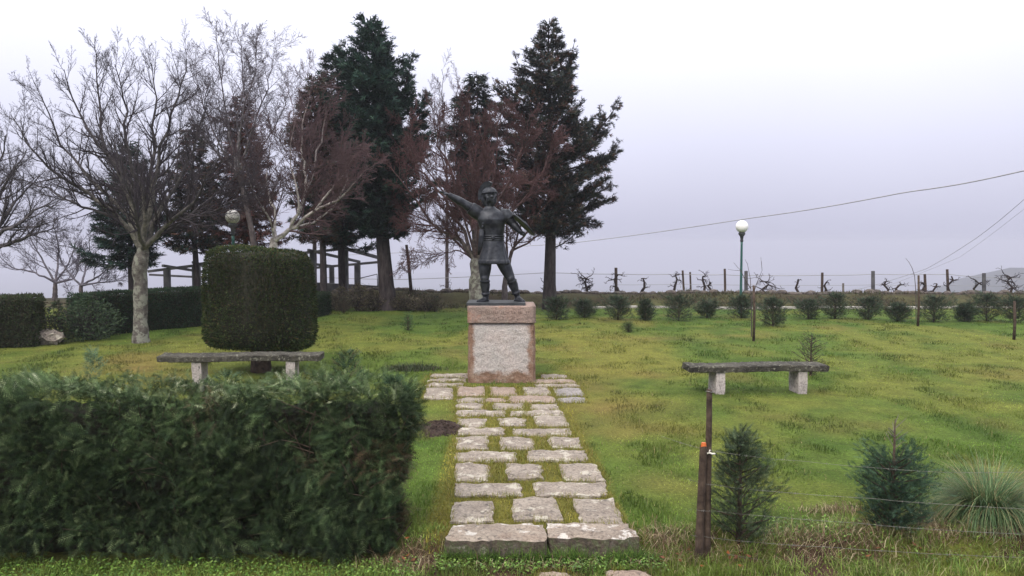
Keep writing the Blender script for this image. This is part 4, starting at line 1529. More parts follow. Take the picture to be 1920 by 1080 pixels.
def limb(pts_w, r0, r1, prm, out, rg, nch, chL, seg=14):
    """hand-placed limb through control points (Catmull-ish), with grown children"""
    Pc = np.array(pts_w, float)
    s_ = np.linspace(0, len(Pc) - 1, seg)
    ii = np.clip(s_.astype(int), 0, len(Pc) - 2); w_ = (s_ - ii)[:, None]
    Pm = np.vstack([2 * Pc[0] - Pc[1], Pc, 2 * Pc[-1] - Pc[-2]])
    a_, b_, c_, d_ = Pm[ii], Pm[ii + 1], Pm[ii + 2], Pm[ii + 3]
    pts = .5 * ((2 * b_) + (-a_ + c_) * w_ + (2 * a_ - 5 * b_ + 4 * c_ - d_) * w_ ** 2 + (-a_ + 3 * b_ - 3 * c_ + d_) * w_ ** 3)
    Ltot = np.linalg.norm(np.diff(pts, axis=0), axis=1).sum()
    pts[1:-1] += rg.normal(0, Ltot * .006, (seg - 2, 3))
    rad = r0 + (r1 - r0) * np.linspace(0, 1, seg) ** .75
    out.append((list(pts), list(rad), 0))
    for k_ in range(nch):
        t_ = .18 + .82 * (k_ + rg.random()) / nch
        f_ = t_ * (seg - 1); i = min(int(f_), seg - 2); w2 = f_ - i
        bp = pts[i] * (1 - w2) + pts[i + 1] * w2
        bd_ = nrmz(pts[i + 1] - pts[i])
        side = nrmz(np.cross(bd_, rg.normal(0, 1, 3)))
        ang = rg.uniform(.45, 1.0)
        nd = nrmz(bd_ * math.cos(ang) + side * math.sin(ang))
        grow(bp, nd, chL * (1 - .45 * t_) * rg.uniform(.6, 1.3), max(rad[i] * .5, prm['rmin']), 0, prm, out, rg)
    return pts


def tree_obj(name, cat, label, base, trunk_lines, out, bark, colfun, group=None, k=3, fade=(.02, .065)):
    r_ = empty(name, tuple(base))
    tag(r_, label, cat, group)
    V, Fq = tubes_mesh(trunk_lines, 10)
    mk('trunk', V, Fq, bark, r_, smooth=True, col=np.tile(colfun(0), (len(V), 1)))
    by = {}
    for p_, rr_, lv in out: by.setdefault(0 if rr_[0] > .034 else 1, []).append((p_, rr_))
    if 0 in by:
        V, Fq, rr_ = tubes_mesh(by[0], 6, True)
        kk_ = sstep(fade[0], fade[1], rr_)[:, None]
        mk('limb', V, Fq, M['limb_bark'], r_, smooth=True, col=colfun(2) * (1 - kk_) + colfun(1) * kk_)
    if 1 in by:
        V, Fq = tubes_mesh(by[1], k)
        mk('crown', V, Fq, M['twig'], r_, smooth=True, col=np.tile(colfun(2), (len(V), 1)) * (1 + .7 * (fbm(V[:, 0] * 1.1, V[:, 2] * 1.1, 3) - .5))[:, None])
    return r_


def barkmat(name, c1, c2, spots=None, scale=9, stretch=.35):
    m, t, b = mat_new(name)
    c = N(t, 'ShaderNodeTexCoord')
    mp = N(t, 'ShaderNodeMapping')
    mp.inputs['Scale'].default_value = (1, 1, stretch)
    t.links.new(c.outputs['Object'], mp.inputs[0])
    n1 = noise(t, scale, 5, .65, vec=mp.outputs[0])
    col = ramp(t, n1, [(.35, c1), (.65, c2)])
    if spots:
        k_ = ramp(t, noise(t, 5.5, 5, .65, vec=c.outputs['Object']), [(.48, (0, 0, 0)), (.56, (1, 1, 1))])
        col = mixc(t, k_, col, spots)
    t.links.new(col, b.inputs['Base Color'])
    b.inputs['Roughness'].default_value = .9
    b.inputs['Specular IOR Level'].default_value = .15
    bump(t, b, noise(t, scale * 2.2, 5, .65, vec=mp.outputs[0]), .9, .03)
    return m


M['bark_lichen'] = barkmat('lichened_grey_bark', (0.06, 0.052, 0.048), (0.16, 0.15, 0.135), (0.22, 0.225, 0.19), 9, 1.2)
M['bark_birch'] = barkmat('pale_birch_bark', (0.14, 0.12, 0.11), (0.46, 0.42, 0.40), (0.52, 0.48, 0.46), 10, 2.2)
M['bark_dark'] = barkmat('dark_conifer_bark', (0.018, 0.015, 0.017), (0.060, 0.050, 0.052), None, 9, .3)
m, t, b = mat_new('limb_bark')
_a = N(t, 'ShaderNodeVertexColor'); _a.layer_name = 'col'
_n = ramp(t, noise(t, 9, 5, .65), [(.35, (.45, .45, .45)), (.55, (1.0, 1.0, 1.0)), (.68, (1.8, 1.8, 1.7))])
t.links.new(mixc(t, 1.0, _a.outputs[0], _n, 'MULTIPLY'), b.inputs['Base Color'])
b.inputs['Roughness'].default_value = .9
bump(t, b, noise(t, 20, 5, .65), .8, .02)
M['limb_bark'] = m
M['bark_thin'] = barkmat('grey_brown_bark', (0.05, 0.042, 0.045), (0.12, 0.10, 0.10), None, 9, .6)


def trunk_line(pts, rads, seg=14, rg=R):
    Pc = np.array(pts, float)
    s_ = np.linspace(0, len(Pc) - 1, seg)
    q = np.stack([np.interp(s_, np.arange(len(Pc)), Pc[:, i]) for i in range(3)], 1)
    rr_ = np.interp(s_, np.arange(len(Pc)), rads) * (1 + rg.normal(0, .03, seg))
    q[1:-1, :2] += rg.normal(0, rads[0] * .06, (seg - 2, 2))
    return (q, rr_)


# --- lichened bare tree on the lawn
YT = 18.6
rg = np.random.default_rng(21)
def Q(px, py, dy=0.0, Y=None):
    return P(px, py, (Y or YT) + dy)
PR = dict(seg=[6, 3, 2], wob=[.07, .10, .14], up=[.10, .08, .05], n=[12, 5, 0], t0=.10, ang=[.62, .7], ratio=[.42, .45], rmin=.0027)
outl = []
fk = Q(267, 470)
limbs = [([fk, Q(225, 410, -.3), Q(150, 355, -.7), Q(75, 300, -1.2), Q(20, 215, -1.5)], .085),
         ([fk, Q(235, 400, .3), Q(165, 330, .6), Q(105, 250, 1.0), Q(62, 150, 1.2)], .085),
         ([Q(225, 410, -.3), Q(150, 385, -.2), Q(80, 350, .2), Q(10, 330, .2)], .04),
         ([fk, Q(245, 390, -.2), Q(215, 310, -.4), Q(150, 220, -.5), Q(120, 130, -.6)], .09),
         ([fk, Q(262, 380, .2), Q(200, 280, .3), Q(185, 190, .3), Q(180, 95, .4)], .085),
         ([fk, Q(270, 370, -.4), Q(240, 280, -.8), Q(235, 190, -.9), Q(215, 120, -1.0)], .075),
         ([fk, Q(275, 380, .5), Q(290, 280, 1.0), Q(295, 190, 1.1), Q(285, 120, 1.1)], .08),
         ([fk, Q(285, 370, -.1), Q(300, 290, -.2), Q(330, 190, -.3), Q(350, 110, -.3)], .09),
         ([fk, Q(300, 400, .3), Q(345, 320, .5), Q(375, 240, .6), Q(395, 165, .6)], .075),
         ([fk, Q(310, 425, -.4), Q(370, 370, -.9), Q(405, 300, -1.2), Q(420, 230, -1.3)], .07),
         ([fk, Q(300, 440, .1), Q(360, 400, .3), Q(420, 350, .5), Q(470, 300, .6)], .07),
         ([Q(345, 410, .2), Q(400, 395, .2), Q(440, 375, .0), Q(480, 350, -.2)], .035),
         ([fk, Q(258, 420, -.9), Q(235, 340, -1.6), Q(200, 240, -1.9)], .06),
         ([fk, Q(285, 410, 1.1), Q(330, 330, 1.9), Q(340, 220, 2.2)], .06)]
for ps_, r0 in limbs:
    limb(ps_, r0, .008, PR, outl, rg, 24, 1.25)
base = Q(265, 648)
base[2] = gz(base[0], base[1])
tree_obj('bare_tree', 'tree', 'lichened grey bare tree on the lawn left of the topiary drum', base,
         [trunk_line([base - [0, 0, .15], base + [0, 0, .06], base + [0, 0, .5], Q(264, 530), Q(266, 490), fk + np.array([0, 0, .1])], [.25, .19, .155, .15, .175, .11])],
         outl, M['bark_lichen'], lambda l: (np.array([.11, .10, .09]), np.array([.17, .16, .14]), np.array([.048, .041, .048]))[l], fade=(.025, .075))

# --- pale birch behind the topiary
YT = 20.5
rg = np.random.default_rng(5)
PR2 = dict(seg=[5, 3, 1], wob=[.10, .13, .16], up=[.08, .05, .02], n=[12, 6, 0], t0=.12, ang=[.6, .7], ratio=[.45, .5], rmin=.0042)
outl = []
fk = Q(514, 452)
for ps_, r0 in [([fk, Q(545, 430, -.1), Q(590, 395, -.3), Q(645, 365, -.5), Q(688, 315, -.6)], .075),
                ([Q(590, 395, -.3), Q(625, 350, -.5), Q(645, 325, -.5), Q(665, 290, -.5)], .035),
                ([Q(545, 430, -.1), Q(575, 360, .1), Q(595, 290, .2), Q(612, 200, .2)], .055),
                ([Q(575, 360, .1), Q(570, 300, .2), Q(565, 240, .3), Q(590, 150, .4)], .04),
                ([fk, Q(515, 400, .2), Q(500, 340, .4), Q(510, 250, .5)], .05),
                ([fk, Q(505, 410, -.3), Q(475, 360, -.6), Q(455, 300, -.8)], .045),
                ([Q(545, 430, -.1), Q(560, 380, -.4), Q(545, 300, -.5), Q(555, 210, -.5)], .04),
                ([Q(545, 430, -.1), Q(600, 410, .5), Q(650, 345, .8), Q(640, 260, 1.0)], .04)]:
    limb(ps_, r0, .009, PR2, outl, rg, 18, 1.3)
base = Q(510, 600); base[2] = gz(base[0], base[1])
tree_obj('birch_tree', 'tree', 'white limbed birch with reddish twigs leaning out behind the topiary drum', base,
         [trunk_line([base - [0, 0, .1], base + [0, 0, .5], Q(511, 480), fk + np.array([0, 0, .08])], [.17, .14, .12, .085])],
         outl, M['bark_birch'], lambda l: (np.array([.4, .38, .36]), np.array([.40, .37, .36]), np.array([.085, .055, .060]))[l], fade=(.006, .03))

# --- tall thin birch further back
YT = 25.0
rg = np.random.default_rng(9)
outl = []
PR3 = dict(seg=[5, 3, 1], wob=[.12, .16, .2], up=[.03, .0, -.04], n=[13, 6, 0], t0=.12, ang=[.65, .75], ratio=[.45, .5], rmin=.0032)
fk = Q(447, 330)
for ps_, r0 in [([fk, Q(430, 250), Q(415, 150, .2), Q(405, 52, .2)], .05), ([fk, Q(445, 240, .4), Q(455, 150, .5), Q(450, 70, .6)], .05),
                ([fk, Q(470, 250, -.4), Q(500, 170, -.5), Q(515, 95, -.5)], .045), ([fk, Q(410, 270, -.5), Q(380, 190, -.7), Q(355, 115, -.8)], .045),
                ([fk, Q(480, 290, .3), Q(520, 230, .5), Q(545, 170, .5)], .035), ([fk, Q(420, 300, .9), Q(370, 240, 1.2), Q(340, 170, 1.3)], .04),
                ([fk, Q(455, 210, -1), Q(480, 130, -1.1), Q(480, 75, -1.2)], .04)]:
    limb(ps_, r0, .009, PR3, outl, rg, 20, 1.6)
base = Q(484, 585); base[2] = gz(base[0], base[1])
tree_obj('birch_tree', 'tree', 'tallest bare birch with fine drooping twigs rising behind the lichened tree', base,
         [trunk_line([base - [0, 0, .1], Q(480, 480), Q(466, 400), fk + np.array([0, 0, .1])], [.12, .10, .08, .06])],
         outl, M['bark_thin'], lambda l: (np.array([.3, .28, .28]), np.array([.3, .28, .28]), np.array([.10, .085, .10]))[l])

# --- dense reddish tree behind the statue
YT = 25.6
rg = np.random.default_rng(33)
outl = []
PR4 = dict(seg=[5, 3, 1], wob=[.14, .17, .2], up=[.05, .03, .0], n=[15, 7, 0], t0=.1, ang=[.7, .8], ratio=[.45, .5], rmin=.0055)
fk = Q(892, 490)
for ps_, r0, nc in [([fk, Q(860, 450, -.2), Q(815, 425, -.5), Q(770, 360, -.8), Q(715, 300, -1)], .09, 15), ([fk, Q(868, 430, .3), Q(820, 360, .7), Q(775, 300, .9), Q(765, 235, 1)], .08, 15),
                    ([fk, Q(880, 400, -.3), Q(850, 330, -.6), Q(820, 260, -.8), Q(830, 215, -.9)], .08, 15), ([fk, Q(890, 390), Q(885, 310, .1), Q(880, 250, .2), Q(880, 205, .2)], .08, 15),
                    ([fk, Q(905, 400, .5), Q(930, 320, 1.0), Q(930, 250, 1.2), Q(940, 205, 1.2)], .075, 15), ([fk, Q(915, 410, -.5), Q(960, 330, -1.0), Q(980, 265, -1.2), Q(990, 225, -1.3)], .075, 15),
                    ([fk, Q(925, 430, .2), Q(985, 370, .5), Q(1020, 310, .7), Q(1045, 260, .7)], .075, 14), ([fk, Q(840, 440, .6), Q(790, 410, .9), Q(745, 395, 1.1)], .05, 11),
                    ([fk, Q(860, 470, .2), Q(820, 478, .3), Q(770, 470, .3)], .03, 8), ([fk, Q(865, 400, -1), Q(810, 330, -1.4), Q(760, 270, -1.5)], .05, 14), ([fk, Q(900, 380, -1), Q(910, 300, -1.5), Q(900, 230, -1.6)], .05, 13)]:
    limb(ps_, r0, .009, PR4, outl, rg, int(nc * 1.25), 1.5)
base = Q(896, 578); base[2] = gz(base[0], base[1])
tree_obj('bare_tree', 'tree', 'spreading bare tree with dense reddish brown twigs right behind the statue', base,
         [trunk_line([base - [0, 0, .15], base + [0, 0, .3], Q(893, 530), fk + np.array([0, 0, .1])], [.30, .26, .235, .14])],
         outl, M['bark_lichen'], lambda l: (np.array([.11, .10, .09]), np.array([.13, .11, .10]), np.array([.088, .048, .050]))[l], fade=(.03, .09))

YT = 27.2
rg = np.random.default_rng(44)
outl = []
fk = Q(951, 505)
for ps_, r0 in [([fk, Q(960, 470), Q(985, 440, -.1), Q(1010, 400, -.2), Q(1040, 370, -.3)], .07), ([fk, Q(950, 450, .2), Q(955, 400, .3), Q(985, 340, .4)], .06),
                ([fk, Q(935, 440, -.3), Q(915, 390, -.4), Q(930, 320, -.5)], .05), ([Q(960, 470), Q(1000, 450, .4), Q(1030, 420, .6), Q(1060, 390, .7)], .04), ([fk, Q(975, 430, .8), Q(1010, 350, 1), Q(1020, 280, 1.1)], .05)]:
    limb(ps_, r0, .009, PR4, outl, rg, 9, 1.3)
base = Q(948, 560); base[2] = gz(base[0], base[1])
tree_obj('bare_tree', 'tree', 'slim forked bare tree seen between the legs and shield of the statue', base,
         [trunk_line([base - [0, 0, .15], Q(946, 540), fk], [.13, .10, .08])],
         outl, M['bark_thin'], lambda l: (np.array([.08, .06, .06]), np.array([.06, .045, .045]), np.array([.09, .048, .046]))[l])

# --- faint mauve trees beyond the hedge, one at the frame edge, and thin birch tops behind
def far_tree(basepx, basey, Yd, limbs_, label, seed, colr, nch=9, chL=1.6, r0=.09, prm=PR2, name='bare_tree'):
    global YT
    YT = Yd
    rg = np.random.default_rng(seed)
    outl = []
    fkx, fky = limbs_[0][0]
    for L_ in limbs_:
        ps_ = [Q(a, b, rg.uniform(-.8, .8) * (i > 0)) for i, (a, b) in enumerate(L_)]
        limb(ps_, r0 * .6, .01, prm, outl, rg, nch, chL)
    bs = Q(basepx, basey); bs[2] = gz(bs[0], bs[1]) - .05
    tree_obj(name, 'tree', label, bs, [trunk_line([bs, Q(fkx, fky)], [r0 * 1.3, r0 * .8])], outl, M['bark_thin'], lambda l: (np.array(colr), np.array(colr), np.array(colr))[l])


far_tree(103, 590, 33, [[(104, 530), (80, 490), (55, 440), (50, 400)], [(104, 530), (110, 470), (100, 420)], [(104, 530), (130, 490), (145, 445)], [(104, 530), (60, 510), (20, 500), (-10, 470)], [(104, 530), (140, 520), (150, 480)]],
         'mauve bare tree standing in the gap between the two clipped hedges', 61, (.085, .075, .095))
far_tree(152, 590, 30, [[(152, 535), (120, 500), (105, 460)], [(152, 535), (165, 490), (170, 440)], [(152, 535), (195, 510), (225, 475)], [(152, 535), (190, 530), (235, 525)]],
         'small spreading bare tree rising over the long back hedge', 62, (.075, .068, .088), chL=1.2, r0=.08)
far_tree(-70, 620, 21, [[(-60, 480), (-20, 400), (20, 330), (50, 280)], [(-60, 480), (0, 440), (60, 400), (115, 370)], [(-60, 480), (-20, 380), (0, 310), (10, 255)], [(-60, 480), (10, 460), (60, 440), (110, 425)], [(-60, 480), (-10, 430), (40, 370), (85, 320)]],
         'bare tree whose long twigs reach in over the corner hedge', 63, (.065, .058, .066), nch=14, chL=1.5, r0=.14, prm=PR)
far_tree(838, 560, 36, [[(838, 330), (832, 230), (828, 130)], [(838, 330), (850, 240), (858, 150)], [(838, 330), (815, 240), (805, 170)]],
         'thin pale birch top showing between the dark conifers', 64, (.15, .13, .15), nch=10, chL=1.3, r0=.07)
far_tree(590, 560, 31, [[(590, 330), (580, 230), (575, 135)], [(590, 330), (600, 220), (605, 125)], [(590, 330), (560, 260), (545, 180)], [(590, 330), (620, 250), (640, 160)]],
         'slender reddish birch among the conifers above the topiary drum', 65, (.12, .068, .072), nch=13, chL=1.6, r0=.07)

# ------------------------------------------------------------------ conifers
def conifer(trunk_px, base_py, Yd, apex, prof, crown_base, label, seed, cols, wts, nbr=150, leaf=.17, dens=1.0, lift=.15, droop=.0, tr0=.2, leaders=(), gap=.0, trunk_col=None):
    """prof: (py, xl, xr) silhouette half extents, in photo pixels at this distance"""
    rg = np.random.default_rng(seed)
    bs = P(trunk_px, base_py, Yd); bs[2] = gz(bs[0], bs[1]) - .05
    ap = P(apex[0], apex[1], Yd)
    r_ = empty('conifer_tree', tuple(bs))
    tag(r_, label, 'tree')
    ax_n = 12
    axis = [bs + (ap - bs) * t_ + np.array([math.sin(t_ * 5 + seed) * .05, 0, 0]) * (0 < t_ < 1) for t_ in np.linspace(0, 1, ax_n)]
    V, Fq = tubes_mesh([(np.array(axis), tr0 * (1 - np.linspace(0, 1, ax_n) * .96) * np.array([1.25, 1.0] + [1] * (ax_n - 2)))], 10)
    mk('trunk', V, Fq, M['bark_dark'], r_, smooth=True)
    prof = sorted(prof)
    pys = np.array([a[0] for a in prof], float); xl = np.array([a[1] for a in prof], float); xr = np.array([a[2] for a in prof], float)
    zt, zb_ = ap[2], P(0, crown_base, Yd)[2]
    px2m = Yd / F
    br, pos, dr, nm, sz_, sh_ = [], [], [], [], [], []
    nbr = int(nbr * .78)
    for i in range(nbr):
        u_ = (i + rg.random()) / nbr
        z_ = zb_ + (zt - zb_) * (1 - (1 - u_) ** .85) * .985
        t_ = (z_ - bs[2]) / (ap[2] - bs[2])
        c_ = bs + (ap - bs) * t_
        py = CY - ((z_ - CH) / Yd * F) - 83
        a_ = i * 2.399963 + rg.uniform(-.4, .4)
        cx_px = CX + c_[0] / px2m
        lo, hi = cx_px - np.interp(py, pys, xl), np.interp(py, pys, xr) - cx_px
        ex, ey = math.cos(a_), math.sin(a_)
        wx = max(hi if ex > 0 else lo, 4) * px2m
        wy = max((hi + lo) / 2, 6) * px2m * .85
        L = 1 / math.sqrt((ex / wx) ** 2 + (ey / wy) ** 2) * rg.uniform(.42, 1.10) * (1.0 + .28 * (rg.random() < .2))
        lf_ = lift * rg.uniform(.4, 1.6)
        o_ = c_ - np.array([0, 0, L * lf_ * .75])
        n_ = 7
        pts = []
        for q in range(n_):
            s_ = q / (n_ - 1)
            pts.append(o_ + np.array([ex * L * s_, ey * L * s_, L * (lf_ * s_ * (1.1 * s_ + .1)) - droop * L * math.sin(s_ * 2.6)]))
        pts = np.array(pts)
        br.append((pts, np.linspace(max(.012, .018 * L), .005, n_)))
        m_ = int((10 + 84 * L) * dens)
        s_ = rg.random(m_) ** .62
        if gap: s_ = np.clip(s_ * (1 - gap) + gap, 0, 1)
        f_ = s_ * (n_ - 1); ii = np.minimum(f_.astype(int), n_ - 2); w_ = (f_ - ii)[:, None]
        bp = pts[ii] * (1 - w_) + pts[ii + 1] * w_
        bdv = pts[ii + 1] - pts[ii]; bdv = bdv / np.linalg.norm(bdv, axis=1)[:, None]
        sgn = rg.choice([-1, 1], m_)
        lat = np.stack([-np.full(m_, ey) * sgn, np.full(m_, ex) * sgn, np.zeros(m_)], 1)
        off = np.abs(rg.normal(0, .5, m_)) * (.08 + .20 * L * (1.08 - s_))
        pp = bp + lat * off[:, None] + bdv * (off * .6)[:, None] + rg.normal(0, .045, (m_, 3)) - np.array([0, 0, 1]) * (off * .35 * rg.random(m_))[:, None]
        dd = bdv * .9 + lat * .7 + rg.normal(0, .38, (m_, 3)) + np.array([0, 0, -.12 + lift * .5])
        pos.append(pp); dr.append(dd); nm.append(np.tile([0, 0, 1.], (m_, 1)) + rg.normal(0, .7, (m_, 3))); sz_.append(rg.uniform(.55, 1.3, m_) * leaf * 1.3)
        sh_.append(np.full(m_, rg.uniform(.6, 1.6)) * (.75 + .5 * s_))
    # side leaders (upright branch tips)
    for (x0, y0, x1, y1, wpx) in leaders:
        a0, b0 = P(x0, y0, Yd), P(x1, y1, Yd)
        pts = np.array([a0 + (b0 - a0) * s_ + np.array([0, 0, .25 * math.sin(s_ * 3.14)]) * -1 for s_ in np.linspace(0, 1, 8)])
        br.append((pts, np.linspace(.05, .008, 8)))
        ld_ = nrmz(b0 - a0)
        for q_ in range(int(np.linalg.norm(b0 - a0) * 20)):
            s0 = rg.random() ** .8
            bp0 = np.array([np.interp(s0 * 7, np.arange(8), pts[:, i]) for i in range(3)])
            sv = nrmz(np.cross(ld_, rg.normal(0, 1, 3)))
            L_ = wpx * px2m * (1.15 - s0) * rg.uniform(.4, 1.35)
            m_ = max(4, int(46 * L_ * dens * 2))
            t_ = rg.random(m_)
            dv = nrmz(sv + ld_ * rg.uniform(.4, 1.1))
            pos.append(bp0 + dv * (L_ * t_)[:, None] + rg.normal(0, .04, (m_, 3))); dr.append(np.tile(dv, (m_, 1)) + rg.normal(0, .4, (m_, 3))); nm.append(rg.normal(0, 1, (m_, 3)))
            sz_.append(rg.uniform(.5, 1.1, m_) * leaf); sh_.append(np.full(m_, rg.uniform(.7, 1.4)))
    V, Fq = tubes_mesh(br, 4)
    mk('branches', V, Fq, M['bark_dark'], r_)['kind'] = 'stuff'
    pos, dr, nm, sz_, sh_ = map(np.concatenate, (pos, dr, nm, sz_, sh_))
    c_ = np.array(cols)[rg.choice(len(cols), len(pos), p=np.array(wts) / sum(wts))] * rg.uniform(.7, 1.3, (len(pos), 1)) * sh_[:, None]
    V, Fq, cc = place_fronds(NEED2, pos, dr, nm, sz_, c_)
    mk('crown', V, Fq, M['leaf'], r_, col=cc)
    return len(pos)


NEED2 = (np.array([(0, -.09, 0), (1.05, 0, -.10), (0, .09, 0), (.12, .0, 0), (.66, .40, -.06), (.38, .0, 0), (.16, .0, 0), (.72, -.40, .0), (.44, 0, 0), (.45, .0, -.02), (.95, .26, -.10), (.68, -.0, -.02)]),
         np.array([(0, 1, 2), (3, 4, 5), (6, 8, 7), (9, 10, 11)]))
DG = [(0.020, 0.043, 0.034), (0.028, 0.052, 0.038), (0.013, 0.028, 0.025)]
BR = [(0.060, 0.042, 0.034), (0.036, 0.040, 0.030), (0.080, 0.042, 0.034)]
RD = [(0.13, 0.052, 0.045), (0.085, 0.040, 0.036), (0.055, 0.038, 0.034)]
cnt = 0
cnt += conifer(728, 556, 27.5, (694, 30), [(30, 690, 698), (60, 672, 715), (100, 648, 742), (135, 628, 752), (200, 622, 775), (260, 618, 800), (310, 620, 815), (360, 622, 800), (410, 640, 780), (445, 690, 760)], 440,
        'tallest dark blue green conifer with stout trunk beside the pergola end', 3, DG, [3, 3, 3], 300, .20, .95, .30, .0, .30, [(735, 230, 777, 92, 28), (690, 170, 645, 80, 24), (735, 290, 800, 178, 44), (720, 330, 812, 250, 40), (705, 160, 735, 72, 22)])
cnt += conifer(646, 556, 29.0, (628, 86), [(86, 625, 631), (120, 612, 645), (160, 600, 655), (230, 590, 665), (300, 570, 680), (380, 560, 690), (440, 575, 690), (465, 600, 690)], 462,
        'dark narrow conifer peaking just beside the tallest one', 4, DG + BR[:1], [3, 3, 3, 2], 190, .19, 1.0, .1, .06, .16)
cnt += conifer(608, 556, 27.0, (588, 140), [(140, 583, 594), (190, 560, 615), (260, 540, 640), (330, 540, 650), (400, 545, 640), (455, 560, 640)], 452,
        'brownish conifer with slim bare lower trunk above the pergola posts', 6, BR + DG[:1], [3, 3, 2, 2], 160, .19, .9, .12, .05, .14)
cnt += conifer(460, 556, 28.5, (455, 172), [(172, 450, 460), (220, 425, 480), (280, 410, 500), (340, 395, 510), (400, 385, 530), (450, 380, 540)], 452,
        'reddish brown dying conifer behind the globe lamp by the topiary', 7, RD, [2.5, 3, 3], 150, .19, .8, .1, .05, .14)
cnt += conifer(368, 556, 28.0, (362, 232), [(232, 357, 367), (280, 335, 392), (340, 320, 410), (400, 305, 425), (445, 295, 435), (475, 310, 420)], 470,
        'grey brown conifer over the near end of the pergola', 8, BR + DG[2:], [3, 3, 2, 3], 130, .19, .8, .08, .06, .13)
cnt += conifer(248, 556, 27.0, (244, 262), [(262, 240, 250), (310, 215, 275), (370, 195, 300), (430, 168, 310), (480, 155, 300), (500, 190, 280)], 496,
        'dark green conifer behind the lichened bare tree', 9, DG + BR[1:2], [3, 2, 4, 1], 130, .19, .9, .08, .06, .13)
cnt += conifer(893, 556, 30.0, (893, 132), [(132, 889, 897), (165, 870, 920), (210, 845, 945), (260, 835, 955), (340, 820, 965), (420, 840, 960)], 410,
        'dark conifer whose layered top shows above the reddish tree', 10, DG[2:] + BR[1:2] + [(0.03, 0.035, 0.035)], [3, 2, 3], 150, .20, .95, -.05, .0, .15)
cnt += conifer(1031, 556, 28.0, (1030, 34), [(34, 1022, 1036), (70, 1012, 1044), (110, 985, 1060), (150, 962, 1100), (200, 935, 1100), (245, 925, 1105), (262, 930, 1150), (310, 940, 1150), (360, 945, 1142), (410, 965, 1130), (440, 1000, 1110)], 436,
        'tall wind swept brown green conifer at the open end of the tree row', 12, BR + [(0.030, 0.036, 0.034), (0.022, 0.03, 0.03)], [2, 2, 1, 3, 3], 290, .17, .85, .35, -.02, .24,
        [(1060, 300, 1163, 188, 34), (1040, 190, 1078, 75, 18), (1010, 200, 965, 100, 24), (1000, 220, 928, 148, 22), (1060, 250, 1128, 205, 30), (1090, 330, 1160, 262, 26), (1060, 360, 1150, 345, 30), (1040, 380, 1125, 420, 22), (1040, 400, 1060, 445, 12)], .12)
print('conifer sprays', cnt)

# ------------------------------------------------------------------ globe lamps
def lamp(px, py, Yd, label, rg_px, gm='globe'):
    x_ = X(px, Yd)
    r_ = empty('street_lamp', (x_, Yd, gz(x_, Yd)))
    tag(r_, label, 'street lamp', 'globe lamps in the park')
    zc_ = CH - (py - 457) * Yd / F - r_.location.z
    R_ = rg_px * Yd / F
    MB().lathe([(.09, -.1), (.09, .05), (.075, .10), (.05, .6), (.045, .65), (.036, zc_ - R_ - .42), (.040, zc_ - R_ - .30)], k=16).build('pole', M['iron_green'], r_, True, world=False)
    MB().lathe([(.042, zc_ - R_ - .30), (.055, zc_ - R_ - .27), (.045, zc_ - R_ - .22), (.06, zc_ - R_ - .12), (.11, zc_ - R_ - .05), (.115, zc_ - R_ - .01), (.09, zc_ - R_ + .02)], k=18).build('collar', M['iron_dark'], r_, True, world=False)
    MB().ball((0, 0, zc_), R_, k=28, m=18).build('globe', M[gm], r_, True, world=False)


lamp(1390, 425, 26.6, 'green lamp post with white globe standing alone by the vine fence', 11.6)
lamp(438, 407, 20.6, 'lamp with weathered white globe peeping over the topiary drum', 13.2, 'globe_old')

# ------------------------------------------------------------------ pergola of concrete posts and beams
pg = empty('pergola', (X(500, 30), 30, 0))
tag(pg, 'grey concrete pergola with slanting beams behind the hedges', 'pergola')
for (px, pyt, Yd, w_) in ((313, 503, 29.5, .20), (368, 497, 29.5, .24), (586, 473, 30.0, .19), (647, 467, 30.0, .21), (670, 494, 32.5, .22), (622, 500, 32.5, .18), (430, 490, 30, .2), (500, 483, 30, .2)):
    q = P(px, pyt, Yd)
    MB().box((q[0] - w_ / 2, Yd - w_ / 2, -.6), (q[0] + w_ / 2, Yd + w_ / 2, q[2]), .004).build('post', M['concrete'], pg)
for (a_, Ya, b_, Yb, w_, h_) in (((278, 509), 29.5, (372, 497), 29.4, .12, .10), ((372, 495), 29.4, (648, 466), 30.0, .12, .10), ((305, 498), 29.2, (392, 512), 31.5, .10, .09), ((362, 492), 29.3, (400, 503), 31.5, .10, .09),
                                  ((578, 469), 29.6, (674, 491), 32.6, .10, .10), ((640, 464), 29.6, (724, 487), 32.8, .11, .12), ((560, 505), 32.5, (726, 490), 32.7, .12, .10), ((280, 515), 31.5, (400, 521), 31.8, .10, .08), ((560, 492), 31.0, (620, 499), 32.5, .1, .1)):
    p0_, p1_ = P(*a_, Ya), P(*b_, Yb)
    MB().beam(p0_, p1_, w_, h_, .003).build('beam', M['concrete'], pg)
# low wall and gate pillar in front of it
wl = empty('wall', (X(650, 31.5), 31.5, 0))
tag(wl, 'low grey concrete wall with end pillar and sloping handrail below the pergola', 'wall')
mbw = MB()
p0_, p1_ = P(582, 529, 31.5), P(712, 536, 31.5)
mbw.add([[p0_[0], 31.4, -.5], [p1_[0], 31.4, -.5], [p1_[0], 31.6, -.5], [p0_[0], 31.6, -.5], [p0_[0], 31.4, p0_[2]], [p1_[0], 31.4, p1_[2]], [p1_[0], 31.6, p1_[2]], [p0_[0], 31.6, p0_[2]]],
        [(0, 1, 5, 4), (1, 2, 6, 5), (2, 3, 7, 6), (3, 0, 4, 7), (4, 5, 6, 7)])
mbw.build('wall_body', M['concrete'], wl)
q = P(714, 515, 31.3)
MB().box((q[0] - .09, 31.2, -.3), (q[0] + .09, 31.38, q[2]), .003).build('pillar', M['concrete'], wl)
MB().tube([P(674, 522, 31.3), P(707, 514, 31.25), P(708.5, 540, 31.25)], .022, 6).build('handrail', M['iron_dark'], wl)

